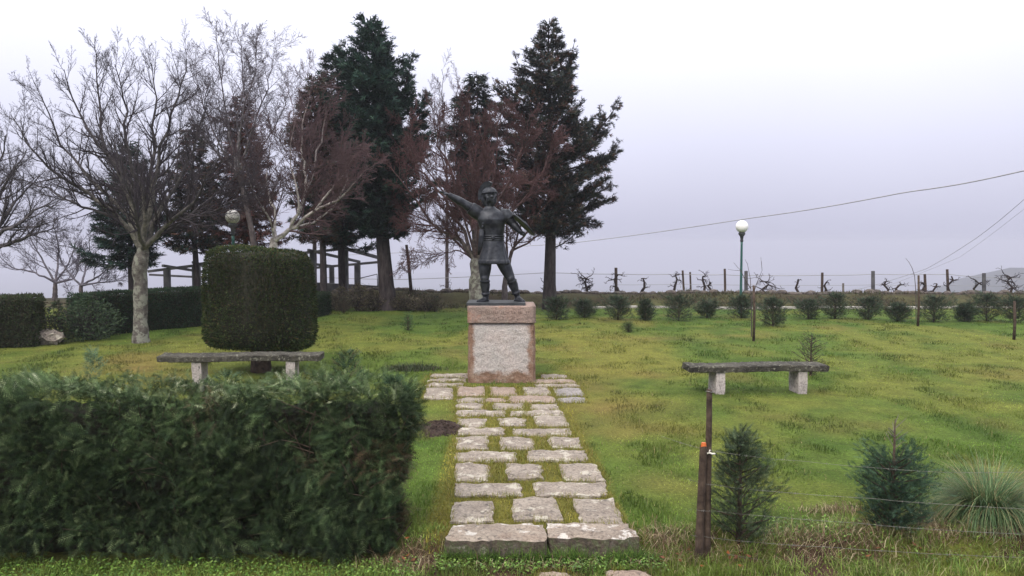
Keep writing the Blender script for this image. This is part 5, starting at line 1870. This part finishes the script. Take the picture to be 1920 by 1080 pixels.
# leaning pole left of the statue
q0, q1 = P(773, 556, 30.5), P(762, 459, 30.5)
MB().tube([q0 - [0, 0, .3], q0 * .5 + q1 * .5, q1], [.075, .065, .055], 8).build('pole', M['wood'], None, True)
tag(bpy.data.objects['pole'] if False else [o for o in COL.objects if o.name.startswith('pole') and o.parent is None][0], 'bare leaning dark wooden pole between the stout conifer and the statue', 'pole')

# ------------------------------------------------------------------ bank edge: loose stones, kerb strip, scrub
rim = empty('dry_stone_wall', (3, 31.2, .3))
tag(rim, 'low dark line of loose field stones along the top of the bank', 'wall')
mbs = MB()
x_ = -7.0
while x_ < 21.5:
    s_ = R.uniform(.10, .28)
    y_ = 31.2 + R.uniform(-.25, .25)
    mbs.ball((x_, y_, gz(x_, y_) + s_ * .22 - .03), (s_, s_ * .8, s_ * R.uniform(.3, .55)), Matrix.Rotation(R.uniform(0, 3), 3, 'Z'), 7, 5)
    x_ += s_ * R.uniform(.8, 1.5)
o = mbs.build('stones', M['stonewall'], rim)
o['kind'] = 'stuff'
kb = empty('kerb', (8, 28.4, 0))
tag(kb, kind='structure')
x_ = X(1085, 28.4); rr2 = random.Random(3)
while x_ < 20:
    L = rr2.uniform(.9, 1.3)
    y_ = 28.35 + .02 * rr2.random()
    MB().box((x_, y_, gz(x_, y_) - .1), (x_ + L - .03, y_ + .22, gz(x_ + L / 2, y_) + .065), .006).build('kerb_stone', M['kerb'], kb)
    x_ += L + (rr2.uniform(.2, .9) if rr2.random() < .3 else 0)
# scrub on the bank
n = 26000
x = R.uniform(-8.5, 22, n); y = R.uniform(28.2, 31.2, n)
den = fbm(x * .8 + 3, y * .8, 3)
kp = (R.random(n) < sstep(.35, .65, den)) & ~((y < 28.65) & (x > .8))
x, y, den = x[kp], y[kp], den[kp]; n = len(x)
c_ = np.array([(0.075, 0.07, 0.035), (0.055, 0.075, 0.03), (0.10, 0.075, 0.045), (0.045, 0.04, 0.03)])[R.integers(0, 4, n)] * R.uniform(.7, 1.3, (n, 1))
V, Fq, cc = blades('b', x, y, R.uniform(.05, .22, n), np.full(n, .035), np.abs(R.normal(.8, .4, n)), c_, 1)
tag(mk('bank_scrub', V, Fq, M['grass'], col=cc), 'brown and green scrub covering the bank behind the shrub row', 'undergrowth', kind='stuff')

# dry bushes below the pergola
def bush(px, py, Yd, w_, h_, n, cols, label, name='bush', cat='bush', seed=0, twiggy=0, group=None):
    rg = np.random.default_rng(seed + int(px))
    g = P(px, py, Yd); x0, y0 = g[0], Yd
    z0 = gz(x0, y0)
    r_ = empty(name, (x0, y0, z0))
    tag(r_, label, cat, group)
    ln = []
    m_ = max(10, int(22 * w_))
    for i in range(m_):
        a_ = rg.uniform(0, 6.28); q = rg.uniform(.1, 1)
        tip = np.array([x0 + math.cos(a_) * w_ / 2 * q, y0 + math.sin(a_) * w_ / 2 * q, z0 + h_ * rg.uniform(.5, 1.05) * (1.1 - .5 * q)])
        b0 = np.array([x0 + rg.normal(0, .03), y0, z0 - .03])
        md_ = b0 * .5 + tip * .5 + np.array([rg.normal(0, .05), rg.normal(0, .05), .06])
        ln.append((np.array([b0, md_, tip]), np.array([.012, .008, .004])))
        for k_ in range(twiggy):
            t_ = rg.uniform(.3, 1); bb_ = b0 * (1 - t_) + tip * t_
            ln.append((np.array([bb_, bb_ + rg.normal(0, .10, 3) * h_ * 1.3, bb_ + rg.normal(0, .18, 3) * h_ * 1.3 + [0, 0, .06]]), np.array([.006, .005, .004])))
    V, Fq = tubes_mesh(ln, 4)
    mk('stems', V, Fq, M['bark_dark'], r_)
    if n:
        a_ = rg.uniform(0, 6.28, n); u_ = rg.random(n); q = rg.random(n) ** .5
        sh_ = np.sin(np.clip(u_ * 1.05, 0, 1) * math.pi * .92 + .25) ** .7
        pos = np.stack([x0 + np.cos(a_) * w_ / 2 * q * sh_, y0 + np.sin(a_) * w_ / 2 * q * sh_, z0 + u_ * h_], 1) + rg.normal(0, .03, (n, 3)) * w_
        pos[:, 2] = np.maximum(pos[:, 2], z0)
        dr = np.stack([np.cos(a_), np.sin(a_), np.full(n, .6)], 1) + rg.normal(0, .6, (n, 3))
        c_ = np.array(cols)[rg.integers(0, len(cols), n)] * rg.uniform(.65, 1.35, (n, 1))
        V, Fq, cc = place_fronds(NEED, pos, dr, rg.normal(0, 1, (n, 3)), rg.uniform(.05, .12, n), c_)
        mk('leaves', V, Fq, M['leaf'], r_, col=cc)
    return r_


GB = [(0.10, 0.085, 0.06), (0.075, 0.075, 0.045), (0.12, 0.10, 0.075)]
for px, w_, h_, lb in ((612, .9, .62, 'dry greyish bush at the foot of the slim trunked conifer'), (640, 1.0, .8, 'tangled dry bush in front of the low pergola wall'), (672, 1.2, .9, 'largest grey brown bush before the pergola wall'),
                       (700, 1.0, .7, 'dry bush between the wall pillar and the stout conifer'), (765, 1.2, .42, 'low brown bush at the foot of the leaning pole'), (800, 1.3, .45, 'broad low bush on the bank left of the reddish tree'), (750, .8, .5, 'small scraggy bush beside the stout conifer trunk')):
    bush(px, 580, 27.4, w_, h_, 900, GB, lb, seed=3, twiggy=4, group='dry bushes at the bank')
bush(165, 600, 19.0, 1.5, 1.0, 2600, [(0.05, 0.085, 0.045), (0.07, 0.10, 0.055), (0.04, 0.065, 0.04)], 'loose leafy green bush growing out of the back hedge near its gap', seed=9, twiggy=3)
bush(108, 600, 18.6, .7, .95, 700, [(0.05, 0.08, 0.045), (0.08, 0.08, 0.06)], 'thin upright bush in the gap between the clipped hedges', seed=10, twiggy=4)
# pale boulder in the gap
g = P(92, 640, 18.2)
o = MB().ball((0, 0, .16), (.34, .22, .17), None, 14, 9)
o.v[0] += R.normal(0, .03, o.v[0].shape)
o = o.build('boulder', M['slab'], None, False, world=False)
o.location = (g[0], 18.2, gz(g[0], 18.2))
tag(o, 'pale boulder lying in the gap between the clipped hedges', 'boulder')

# ------------------------------------------------------------------ young conifers in a row before the bank
def young_conifer(x0, y0, h_, w_, n, label, seed, cols=gcol, group=None, sz=(.05, .12), tmpl=FR_S, name='young_conifer', sparse_top=False, lean=0.0, nseg=1.0):
    rg = np.random.default_rng(seed)
    z0 = gz(x0, y0) - .02
    r_ = empty(name, (x0, y0, z0))
    tag(r_, label, 'shrub', group)
    MB().tube([(0, 0, -.05), (lean * .4 * h_, 0, h_ * .5), (lean * h_, 0, h_)], [.02 + .01 * h_, .015, .004], 6).build('trunk', M['wood'], r_, True, world=False)
    nb = int(26 + 30 * h_)
    ln, pos, dr, szs, sh_ = [], [], [], [], []
    per = n // nb
    for i in range(nb):
        t_ = ((i + rg.random()) / nb) ** 1.05
        if sparse_top: t_ *= .60
        a_ = i * 2.4 + rg.uniform(-.3, .3)
        prof_ = math.sin(min(1, (1 - t_) * 1.25 + .02) * math.pi * .5) ** .9 * (.75 + .25 * min(1, t_ * 5))
        L = w_ / 2 * prof_ * rg.uniform(.5, 1.4) + .03
        upf = rg.uniform(.35, .9)
        b0 = np.array([lean * t_ * h_, 0, t_ * h_])
        tip = b0 + np.array([math.cos(a_) * L, math.sin(a_) * L, L * upf])
        ln.append((np.array([b0, b0 * .5 + tip * .5 - [0, 0, .04 * L], tip]), np.array([.007, .005, .003])))
        s_ = rg.random(per) ** .6
        pos.append(b0 + (tip - b0) * s_[:, None] + rg.normal(0, .035 + .04 * L, (per, 3)))
        dr.append((tip - b0) / L + rg.normal(0, .5, (per, 3))); szs.append(rg.uniform(sz[0], sz[1], per)); sh_.append(np.full(per, rg.uniform(.75, 1.3)))
    V, Fq = tubes_mesh(ln, 4)
    mk('branches', V, Fq, M['wood'], r_, world=False)
    if sparse_top:
        # bare leader with a few thin side twigs
        ln = []
        for i in range(16):
            t_ = rg.uniform(.6, .98); a_ = rg.uniform(0, 6.28)
            b0 = np.array([lean * t_ * h_, 0, t_ * h_]); q = np.array([math.cos(a_), math.sin(a_), .9]) * rg.uniform(.05, .22) * (1.4 - t_)
            ln.append((np.array([b0, b0 + q * .5, b0 + q]), np.array([.004, .003, .002])))
        V, Fq = tubes_mesh(ln, 4)
        mk('leader_twigs', V, Fq, M['wood_pale'], r_, world=False)
    pos, dr, szs, sh_ = map(np.concatenate, (pos, dr, szs, sh_))
    pos[:, 2] = np.maximum(pos[:, 2], .02)
    c_ = np.array(cols)[rg.integers(0, len(cols), len(pos))] * rg.uniform(.7, 1.3, (len(pos), 1)) * sh_[:, None]
    V, Fq, cc = place_fronds(tmpl, pos, dr, rg.normal(0, 1, (len(pos), 3)), szs, c_)
    mk('foliage', V, Fq, M['leaf'], r_, col=cc, world=False)
    return r_


rowd = [(1043, 600, 552, 40, 'young conifer in the far shrub row nearest the pedestal'), (1097, 598, 556, 36, 'young conifer in the far shrub row under the round leafless vine'), (1157, 599, 553, 40, 'young conifer in the far shrub row in front of the thick dark vine post'),
        (1210, 600, 562, 28, 'thin young conifer in the far shrub row, first past the thick dark vine post'), (1270, 600, 551, 56, 'wide young conifer in the far shrub row before the pair of vine stakes'), (1327, 596, 560, 36, 'young conifer in the far shrub row just before the lone wavy vine stake'),
        (1392, 598, 556, 42, 'young conifer in the far shrub row at the foot of the lamp post'), (1450, 612, 553, 44, 'young conifer in the far shrub row, first beyond the lamp post'), (1512, 598, 558, 50, 'broad young conifer in the far shrub row, second beyond the lamp post'),
        (1560, 597, 551, 36, 'young conifer in the far shrub row, third beyond the lamp post'), (1628, 599, 553, 48, 'bushy young conifer in the far shrub row in front of the stout grey vine post'), (1682, 602, 562, 36, 'low young conifer in the far shrub row left of the whip stake'),
        (1752, 604, 551, 46, 'young conifer in the far shrub row just beyond the whip stake'), (1803, 602, 560, 32, 'small dull young conifer in the far shrub row between two vine posts'), (1858, 604, 550, 56, 'big bluish young conifer in the far shrub row before the last vine post'), (1908, 606, 556, 50, 'last young conifer in the far shrub row at its outer end')]
for i, (px, pb, pt, wp, lb) in enumerate(rowd):
    g = G(px, pb)
    hh_ = (pb - pt) * g[1] / F * R.uniform(.68, .98)
    young_conifer(g[0], g[1] + R.uniform(-.25, .25), hh_, R.uniform(.95, 1.5) * wp * g[1] / F, 1500, lb, 100 + i, [(0.040, 0.068, 0.040), (0.055, 0.085, 0.05), (0.03, 0.048, 0.034), (0.06, 0.058, 0.04)], 'young conifers planted in a row before the bank', (.08, .17))

# single small ones on the lawn
for i, (px, pb, pt, wp, lb, cols_) in enumerate(((1520, 704, 628, 60, 'small dark conifer sapling directly behind the dark topped bench', [(0.04, 0.07, 0.045), (0.055, 0.075, 0.05), (0.07, 0.06, 0.045)]),
                                                 (765, 620, 590, 16, 'tiny green conifer seedling on the lawn between topiary and pedestal', [(0.06, 0.12, 0.05), (0.05, 0.09, 0.04)]),
                                                 (1178, 622, 604, 14, 'tiny dark seedling on the lawn beyond the pedestal', [(0.06, 0.09, 0.04)]),
                                                 (645, 588, 558, 24, 'small dark conifer at the lawn edge below the pergola wall', [(0.045, 0.06, 0.04), (0.06, 0.055, 0.04)]),
                                                 (815, 584, 553, 26, 'small dark conifer at the lawn edge left of the reddish tree trunk', [(0.045, 0.06, 0.04), (0.035, 0.05, 0.035)]))):
    g = G(px, pb)
    young_conifer(g[0], g[1], (pb - pt) * g[1] / F, wp * g[1] / F, 500, lb, 200 + i, cols_, None, (.04, .09), name='conifer_sapling')
# low dark tussock
g = G(770, 692)
V, Fq, cc = patch_blades('t', g[0], g[1], .22, .12, 900, .08, .22, .012, [(0.045, 0.075, 0.03), (0.07, 0.09, 0.04), (0.06, 0.055, 0.035)], 1.0)
tag(mk('tussock', V, Fq, M['grass'], col=cc), 'dark flattened grass tussock on the lawn between bench and pedestal', 'tussock')

# the two near conifers behind the wire fence
young_conifer(X(1394, 6.15), 6.15, .84, .42, 2100, 'tall narrow young conifer growing just behind the two wooden stakes', 301, [(0.05, 0.078, 0.04), (0.085, 0.115, 0.065), (0.03, 0.048, 0.03)], None, (.05, .10), FR, 'young_conifer')
young_conifer(X(1686, 6.32), 6.32, .92, .42, 2700, 'round dark young conifer with bare leader behind the sagging fence wire', 302, [(0.045, 0.085, 0.05), (0.055, 0.10, 0.06), (0.030, 0.058, 0.042)], None, (.05, .10), FR, 'young_conifer', True)

# arching grass tussock near the frame edge
tg = empty('grass_clump', (X(1868, 6.5), 6.5, gz(X(1868, 6.5), 6.5)))
tag(tg, 'tall arching blue green grass clump beside the round young conifer', 'grass clump')
lnv, lnf, lnc, off = [], [], [], 0
n = 3000
az = R.uniform(0, 6.28, n); L = R.uniform(.30, .72, n); w_ = R.uniform(.003, .006, n)
b0 = np.stack([X(1868, 6.5) + np.cos(az) * R.uniform(0, .17, n), 6.5 + np.sin(az) * R.uniform(0, .13, n), np.full(n, gz(X(1868, 6.5), 6.5))], 1)
sp_ = R.uniform(.45, 1.5, n)
az = az + R.normal(0, .3, n)
prev = b0; dirz = np.pi / 2 - sp_ * .25
rings_ = []
side = np.stack([-np.sin(az), np.cos(az), np.zeros(n)], 1)
pt = b0; el_ = np.pi / 2 - sp_ * .35
for k_ in range(6):
    ww = w_ * (1 - (k_ / 5) ** 2 * .9)
    rings_.append(np.stack([pt - side * ww[:, None] * .5, pt + side * ww[:, None] * .5], 1))
    dv = np.stack([np.cos(az) * np.cos(el_), np.sin(az) * np.cos(el_), np.sin(el_)], 1)
    pt = pt + dv * (L / 5)[:, None]
    pt[:, 2] = np.maximum(pt[:, 2], .0)
    el_ = el_ - sp_ * .42
V = np.stack(rings_, 1).reshape(-1, 3)       # n,6,2,3
k0 = (np.arange(n) * 12)[:, None]
Fq = np.concatenate([k0 + np.array([[2 * i, 2 * i + 1, 2 * i + 3, 2 * i + 2]]) for i in range(5)])
c_ = palette([(0.11, 0.19, 0.08), (0.06, 0.11, 0.05), (0.16, 0.23, 0.10), (0.28, 0.23, 0.12)], [3, 3, 2, 1.6], n)
mk('blades', V, Fq, M['grass'], tg, col=np.repeat(c_, 12, 0))

# ------------------------------------------------------------------ lawn stakes with saplings
def stake_tree(px, pb, pt, label, twigs, seed):
    g = G(px, pb)
    z0 = gz(g[0], g[1])
    r_ = empty('staked_sapling', (g[0], g[1], z0))
    tag(r_, label, 'sapling', 'staked saplings on the lawn')
    hh_ = (pb - pt) * g[1] / F
    MB().tube([(0, 0, -.1), (.01, 0, hh_ * .5), (-.02, 0, hh_)], [.035, .032, .028], 7).build('stake', M['wood'], r_, True, world=False)
    rg = np.random.default_rng(seed)
    ln = []
    for tw_ in twigs:
        pts = np.array([[(a - px) * g[1] / F, .05, (pb - b) * g[1] / F] for a, b in tw_])
        ln.append((pts, np.linspace(.012, .004, len(pts))))
        for i in range(1, len(pts)):
            for q in range(2 if seed == 3 else 0):
                d_ = rg.normal(0, .10, 3)
                ln.append((np.array([pts[i], pts[i] + d_ * .5 + [0, 0, .05], pts[i] + d_ + [0, 0, .12]]), np.array([.005, .004, .003])))
    if ln:
        V, Fq = tubes_mesh(ln, 4)
        mk('sapling_stem', V, Fq, M['bark_thin'], r_, world=False)
    # trodden tuft of taller grass at the foot
    n_ = 120
    x = R.normal(g[0], .12, n_); y = R.normal(g[1], .10, n_)
    V, Fq, cc = blades('f', x, y, R.uniform(.06, .16, n_), np.full(n_, .02), np.abs(R.normal(.5, .3, n_)), palette([(0.05, 0.08, 0.02), (0.07, 0.09, 0.03)], [1, 1], n_), 1)
    return r_


stake_tree(1413, 638, 533, 'dark stake with wispy bare sapling standing before the lamp post', [[(1410, 630), (1409, 560), (1406, 520), (1400, 492)], [(1409, 560), (1418, 530), (1428, 505)], [(1408, 540), (1395, 520), (1388, 505)]], 3)
stake_tree(1721, 612, 516, 'stake with one long whip arching up beside the vine posts', [[(1719, 600), (1717, 545), (1714, 518), (1709, 503), (1703, 492), (1696, 484)]], 4)
stake_tree(1901, 637, 564, 'short plain stake on the lawn near the outer shrub row', [], 5)

# ------------------------------------------------------------------ vineyard posts, vines, wires behind the bank
def vpost(px, pt, Yd, w_, mat, label, lean=0.0, pb=562):
    a_, b_ = P(px, pb, Yd), P(px + lean, pt, Yd)
    r_ = w_ / 2 * Yd / F
    z0 = gz(a_[0], Yd)
    o = MB().tube([(0, 0, min(0, z0 - a_[2]) - .15), ((b_[0] - a_[0]) * .5, 0, (b_[2] - z0) * .5), (b_[0] - a_[0], 0, b_[2] - z0)], [r_ * 1.05, r_, r_ * .95], 7).build('vine_post', mat, None, False, world=False)
    o.location = (a_[0], Yd, z0)
    tag(o, label, 'post', 'posts of the vineyard fence')


vpost(1155, 502, 33.5, 6, M['wood'], 'thick dark vineyard post first in line past the windswept conifer')
vpost(1283, 507, 33.5, 4, M['wood'], 'slim vineyard stake, taller one of the close pair', -3)
vpost(1296, 510, 33.8, 3.5, M['wood'], 'slim vineyard stake, shorter one of the close pair', -2)
vpost(1360, 504, 33.5, 4.5, M['wood'], 'lone wavy vineyard stake just before the lamp post', -1)
vpost(1399, 508, 32.9, 7, M['concrete'], 'grey concrete vineyard post right beside the lamp post')
vpost(1541, 511, 33.5, 5, M['wood'], 'dark vineyard stake first beyond the lamp post', 1)
vpost(1581, 531, 33.5, 4, M['wood_pale'], 'shortest greyish vineyard stake')
vpost(1637, 508, 33.2, 7, M['concrete'], 'stout grey vineyard post midway along the open fence')
vpost(1736, 514, 33.5, 5, M['wood'], 'vineyard stake with knotted vine close beyond the whip stake', -2)
vpost(1778, 505, 33.5, 5, M['wood'], 'tallest dark vineyard stake near the grey ridge', -2)
vpost(1845, 512, 33.2, 7, M['concrete'], 'grey vineyard post last in the row')


def vine(px, pys, label, seed, w_=30, dense=5, ybase=560):
    rg = np.random.default_rng(seed)
    Yd = 33.3 + rg.uniform(-.3, .3)
    b0 = P(px, ybase, Yd); z0 = gz(b0[0], Yd); b0[2] = z0 - .1
    top = P(px + rg.uniform(-4, 4), pys, Yd)
    out_ = []
    prm = dict(seg=[5, 3], wob=[.5, .5], up=[.0, .05], n=[3, 0], t0=.25, ang=[.9], ratio=[.45], rmin=.007)
    mid = b0 * .45 + top * .55
    pts = [b0, b0 * .7 + mid * .3 + [rg.normal(0, .06), 0, 0], mid + [rg.normal(0, .10), rg.normal(0, .05), 0], mid * .4 + top * .6 + [rg.normal(0, .10), 0, 0], top]
    out_.append((np.array(pts), np.array([.06, .058, .05, .042, .028])))
    o2 = []
    for i in range(int(dense * 1.6 + 1)):
        sgn = rg.choice([-1, 1])
        st_ = pts[rg.integers(2, 5)]
        grow(np.array(st_), nrmz(np.array([sgn, rg.normal(0, .2), rg.uniform(-.4, .25)])), w_ * Yd / F * rg.uniform(.5, 1.0), .022, 0, prm, o2, rg)
    out_ += [(np.array(a), np.array(b)) for a, b, _ in o2]
    r_ = empty('grape_vine', (b0[0], Yd, z0))
    tag(r_, label, 'vine', 'bare vines trained on the wires')
    V, Fq = tubes_mesh(out_[:1], 6)
    mk('trunk', V, Fq, M['vine'], r_)
    by = [a for a in out_[1:]]
    V, Fq = tubes_mesh(by, 4)
    mk('canes', V, Fq, M['vine'], r_)['kind'] = 'stuff'


for i, (px, pt, w_, dn_, lb) in enumerate(((1098, 522, 30, 16, 'round bushy leafless vine nearest the windswept conifer'), (1160, 515, 26, 5, 'vine whose arms cross the thick dark post like a T'), (1203, 522, 18, 5, 'small Y shaped vine between thick dark post and close pair of stakes'),
                                           (1263, 516, 20, 6, 'upright gnarled vine just before the close pair of stakes'), (1318, 518, 28, 5, 'crooked vine just past the close pair of stakes'), (1335, 530, 12, 3, 'stubby little vine before the lone wavy stake'),
                                           (1437, 528, 44, 7, 'long armed horizontal vine first beyond the lamp post'), (1498, 524, 16, 2, 'thin slanting vine shoot between lamp post and next stake'), (1551, 530, 14, 4, 'forked vine touching the first stake beyond the lamp'),
                                           (1662, 528, 16, 5, 'dark clubbed vine just past the stout grey post'), (1684, 535, 20, 4, 'low curled vine between stout grey post and whip stake'), (1728, 530, 18, 6, 'knotted vine wrapped round the stake beyond the whip'),
                                           (1757, 532, 14, 5, 'ring shaped vine between the two dark stakes'), (1784, 518, 14, 4, 'vine hooked on the tallest dark stake'), (1827, 524, 26, 6, 'sprawling vine just before the last grey post'), (1893, 520, 40, 12, 'large tangled arching vine at the outer end of the row'),
                                           (1022, 530, 16, 6, 'small dark vine stump beside the windswept conifer trunk'), (835, 543, 40, 9, 'low dark vine tangle left of the reddish tree trunk'))):
    vine(px, pt, lb, 400 + i, w_, dn_)


def wire(pts, r_, name, label, cat, mat, group=None, sag=0.0, seg=24, barbs=0):
    Pc = np.array(pts, float)
    s_ = np.linspace(0, len(Pc) - 1, seg)
    q = np.stack([np.interp(s_, np.arange(len(Pc)), Pc[:, i]) for i in range(3)], 1)
    q[:, 2] -= sag * np.abs(np.sin((s_ % 1) * math.pi))
    mb = MB().tube(q, r_, 4)
    if barbs:
        for i in range(barbs):
            f_ = rnd.uniform(0, seg - 2); k_ = int(f_)
            c0 = q[k_] + (q[k_ + 1] - q[k_]) * (f_ - k_)
            for a_ in (0.6, 2.2):
                dv = np.array([.3, math.cos(a_), math.sin(a_)]) * .009
                mb.tube([c0 - dv, c0 + dv], r_ * .8, 3)
    o = mb.build(name, mat, None)
    return tag(o, label, cat, group)


vw = 'training wires of the vineyard'
wire([P(a, b, 33.6) for a, b in ((600, 520), (760, 524), (1030, 511), (1155, 514), (1283, 514), (1360, 515), (1399, 516), (1541, 516), (1637, 514), (1736, 514), (1778, 514), (1845, 520), (1990, 524))], .012, 'training_wire', 'upper training wire running along the tops of the vineyard posts', 'wire', M['cable'], vw, .02, 80)
wire([P(a, b, 33.7) for a, b in ((1155, 534), (1283, 533), (1360, 534), (1399, 534), (1541, 535), (1637, 534), (1736, 536), (1778, 535), (1845, 536), (1990, 538))], .008, 'training_wire', 'lower training wire halfway up the vineyard posts', 'wire', M['cable'], vw, .01, 70)
# overhead lines
wire([P(600, 480, 150), P(1060, 457, 100), P(1400, 410, 72), P(1700, 360, 56), P(1920, 320, 48), P(2250, 255, 40)], .038, 'power_cable', 'thick overhead cable rising across the sky past the lone lamp globe', 'cable', M['cable'], 'overhead cables', .12, 50)
wire([P(1600, 545, 120), P(1735, 505, 95), P(1830, 447, 80), P(1920, 374, 70), P(2100, 215, 60)], .026, 'power_cable', 'thin overhead cable climbing steeply above the vineyard corner', 'cable', M['cable'], 'overhead cables', .1, 40)
wire([P(1640, 545, 130), P(1800, 482, 105), P(1920, 392, 85), P(2100, 250, 70)], .018, 'power_cable', 'faintest overhead cable running just under the steep thin one', 'cable', M['cable'], 'overhead cables', .1, 40)

# ------------------------------------------------------------------ near fence: two stakes and barbed strands
SYF = 6.0
def stake(px, pt, Yd, r0, label, lean, cap_=None):
    x0 = X(px, Yd); z0 = gz(x0, Yd)
    b_ = P(px + lean, pt, Yd)
    r_ = empty('wooden_stake', (x0, Yd, z0))
    tag(r_, label, 'stake', 'wooden stakes of the near fence')
    H_ = b_[2] - z0
    k = 9; V = []; nn = 14
    for i in range(nn):
        t_ = i / (nn - 1)
        for j in range(k):
            a_ = 2 * math.pi * j / k
            q = r0 * (1.12 - .22 * t_) * (1 + .10 * math.sin(2 * a_ + 1) + .05 * math.sin(5 * a_ + 3)) * (1 + R.normal(0, .02))
            V.append([(b_[0] - x0) * t_ + q * math.cos(a_), q * math.sin(a_), -.15 + (H_ + .15) * t_ + (R.normal(0, .006) if i == nn - 1 else 0)])
    fs = [(i * k + j, i * k + (j + 1) % k, (i + 1) * k + (j + 1) % k, (i + 1) * k + j) for i in range(nn - 1) for j in range(k)] + [tuple(range(k - 1, -1, -1)), tuple((nn - 1) * k + j for j in range(k))]
    MB().add(V, fs).build('stake_body', M['wood'], r_, False, world=False)
    return r_, b_[0] - x0, H_


r1, dx1, H1 = stake(1333, 731, SYF + .03, .0235, 'taller dark wooden fence stake with wire ring on top', -3)
MB().tube([(dx1 + .026 * math.cos(a_), .026 * math.sin(a_), H1 - .012 + .004 * math.sin(a_ * 2)) for a_ in np.linspace(0, 6.28, 14)], .0035, 5, cap=False).build('wire_ring', M['wire'], r1, True, world=False)
tie = MB().tube([(-.03, -.026, .83), (-.002, -.034, .845), (.02, -.03, .835), (.045, -.03, .836)], [.004, .008, .008, .006], 6)
tie.tube([(-.005, -.034, .845), (.004, -.036, .868)], [.006, .004], 6)
tie.build('tie', M['tie'], r1, True, world=False)
r2, dx2, H2 = stake(1316, 836, SYF, .031, 'shorter wooden fence stake wearing an orange cap', 3)
MB().tube([(dx2, 0, H2 - .035), (dx2 + .002, 0, H2 - .005), (dx2 + .002, 0, H2 + .025)], [.024, .022, .017], 9).build('cap', M['orange'], r2, False, world=False)
for i, (pts, lb) in enumerate((
        ([(1240, 818), (1318, 842), (1420, 857), (1500, 864), (1640, 877), (1780, 886), (1960, 884)], 'topmost barbed strand leaving the tied stake'),
        ([(1290, 898), (1318, 906), (1340, 909), (1420, 919), (1640, 935), (1750, 944), (1960, 956)], 'second barbed strand, crossing the middle of the round conifer'),
        ([(1305, 956), (1340, 958), (1440, 968), (1600, 980), (1740, 992), (1960, 1003)], 'third barbed strand, crossing the lower half of the round conifer'),
        ([(1295, 1003), (1318, 1006), (1420, 1017), (1560, 1026), (1680, 1034), (1790, 1040), (1960, 1046)], 'fourth barbed strand, just above the verge grass'),
        ([(1362, 1039), (1480, 1056), (1600, 1062), (1700, 1066), (1960, 1068)], 'lowest barbed strand sunk in the verge grass'))):
    wire([P(a, b, SYF - .045 + .05 * (j > 0) * math.sin(j)) for j, (a, b) in enumerate(pts)], .0013 if i else .0011, 'barbed_wire', lb, 'wire', M['wire'], 'barbed strands of the near fence', .004, 60, 26)

# fallen rusty leaves
n = 42
x = np.concatenate([R.normal(1.72, .06, 18), R.normal(-.85, .08, 7), R.normal(1.2, .2, 9), R.normal(3.0, .3, 8)]); y = R.uniform(5.85, 6.1, n)
z = lawn_h(x, y) + R.uniform(.02, .09, n)
p0 = np.stack([x, y, z], 1); a_ = R.uniform(0, 6.28, n)
d1 = np.stack([np.cos(a_), np.sin(a_), R.uniform(-.6, .6, n)], 1) * .022; d2 = np.stack([-np.sin(a_), np.cos(a_), R.uniform(-.6, .6, n)], 1) * .014
V = np.stack([p0 - d1, p0 - d2 * .9, p0 + d1 + [0, 0, .008], p0 + d2], 1).reshape(-1, 3)
tag(mk('fallen_leaves', V, np.arange(n * 4).reshape(-1, 4), M['grass'], col=np.repeat(palette([(0.24, 0.08, 0.03), (0.15, 0.06, 0.03)], [1, 1], n), 4, 0)), 'rusty orange dead leaves scattered in the verge grass', 'leaves', kind='stuff')
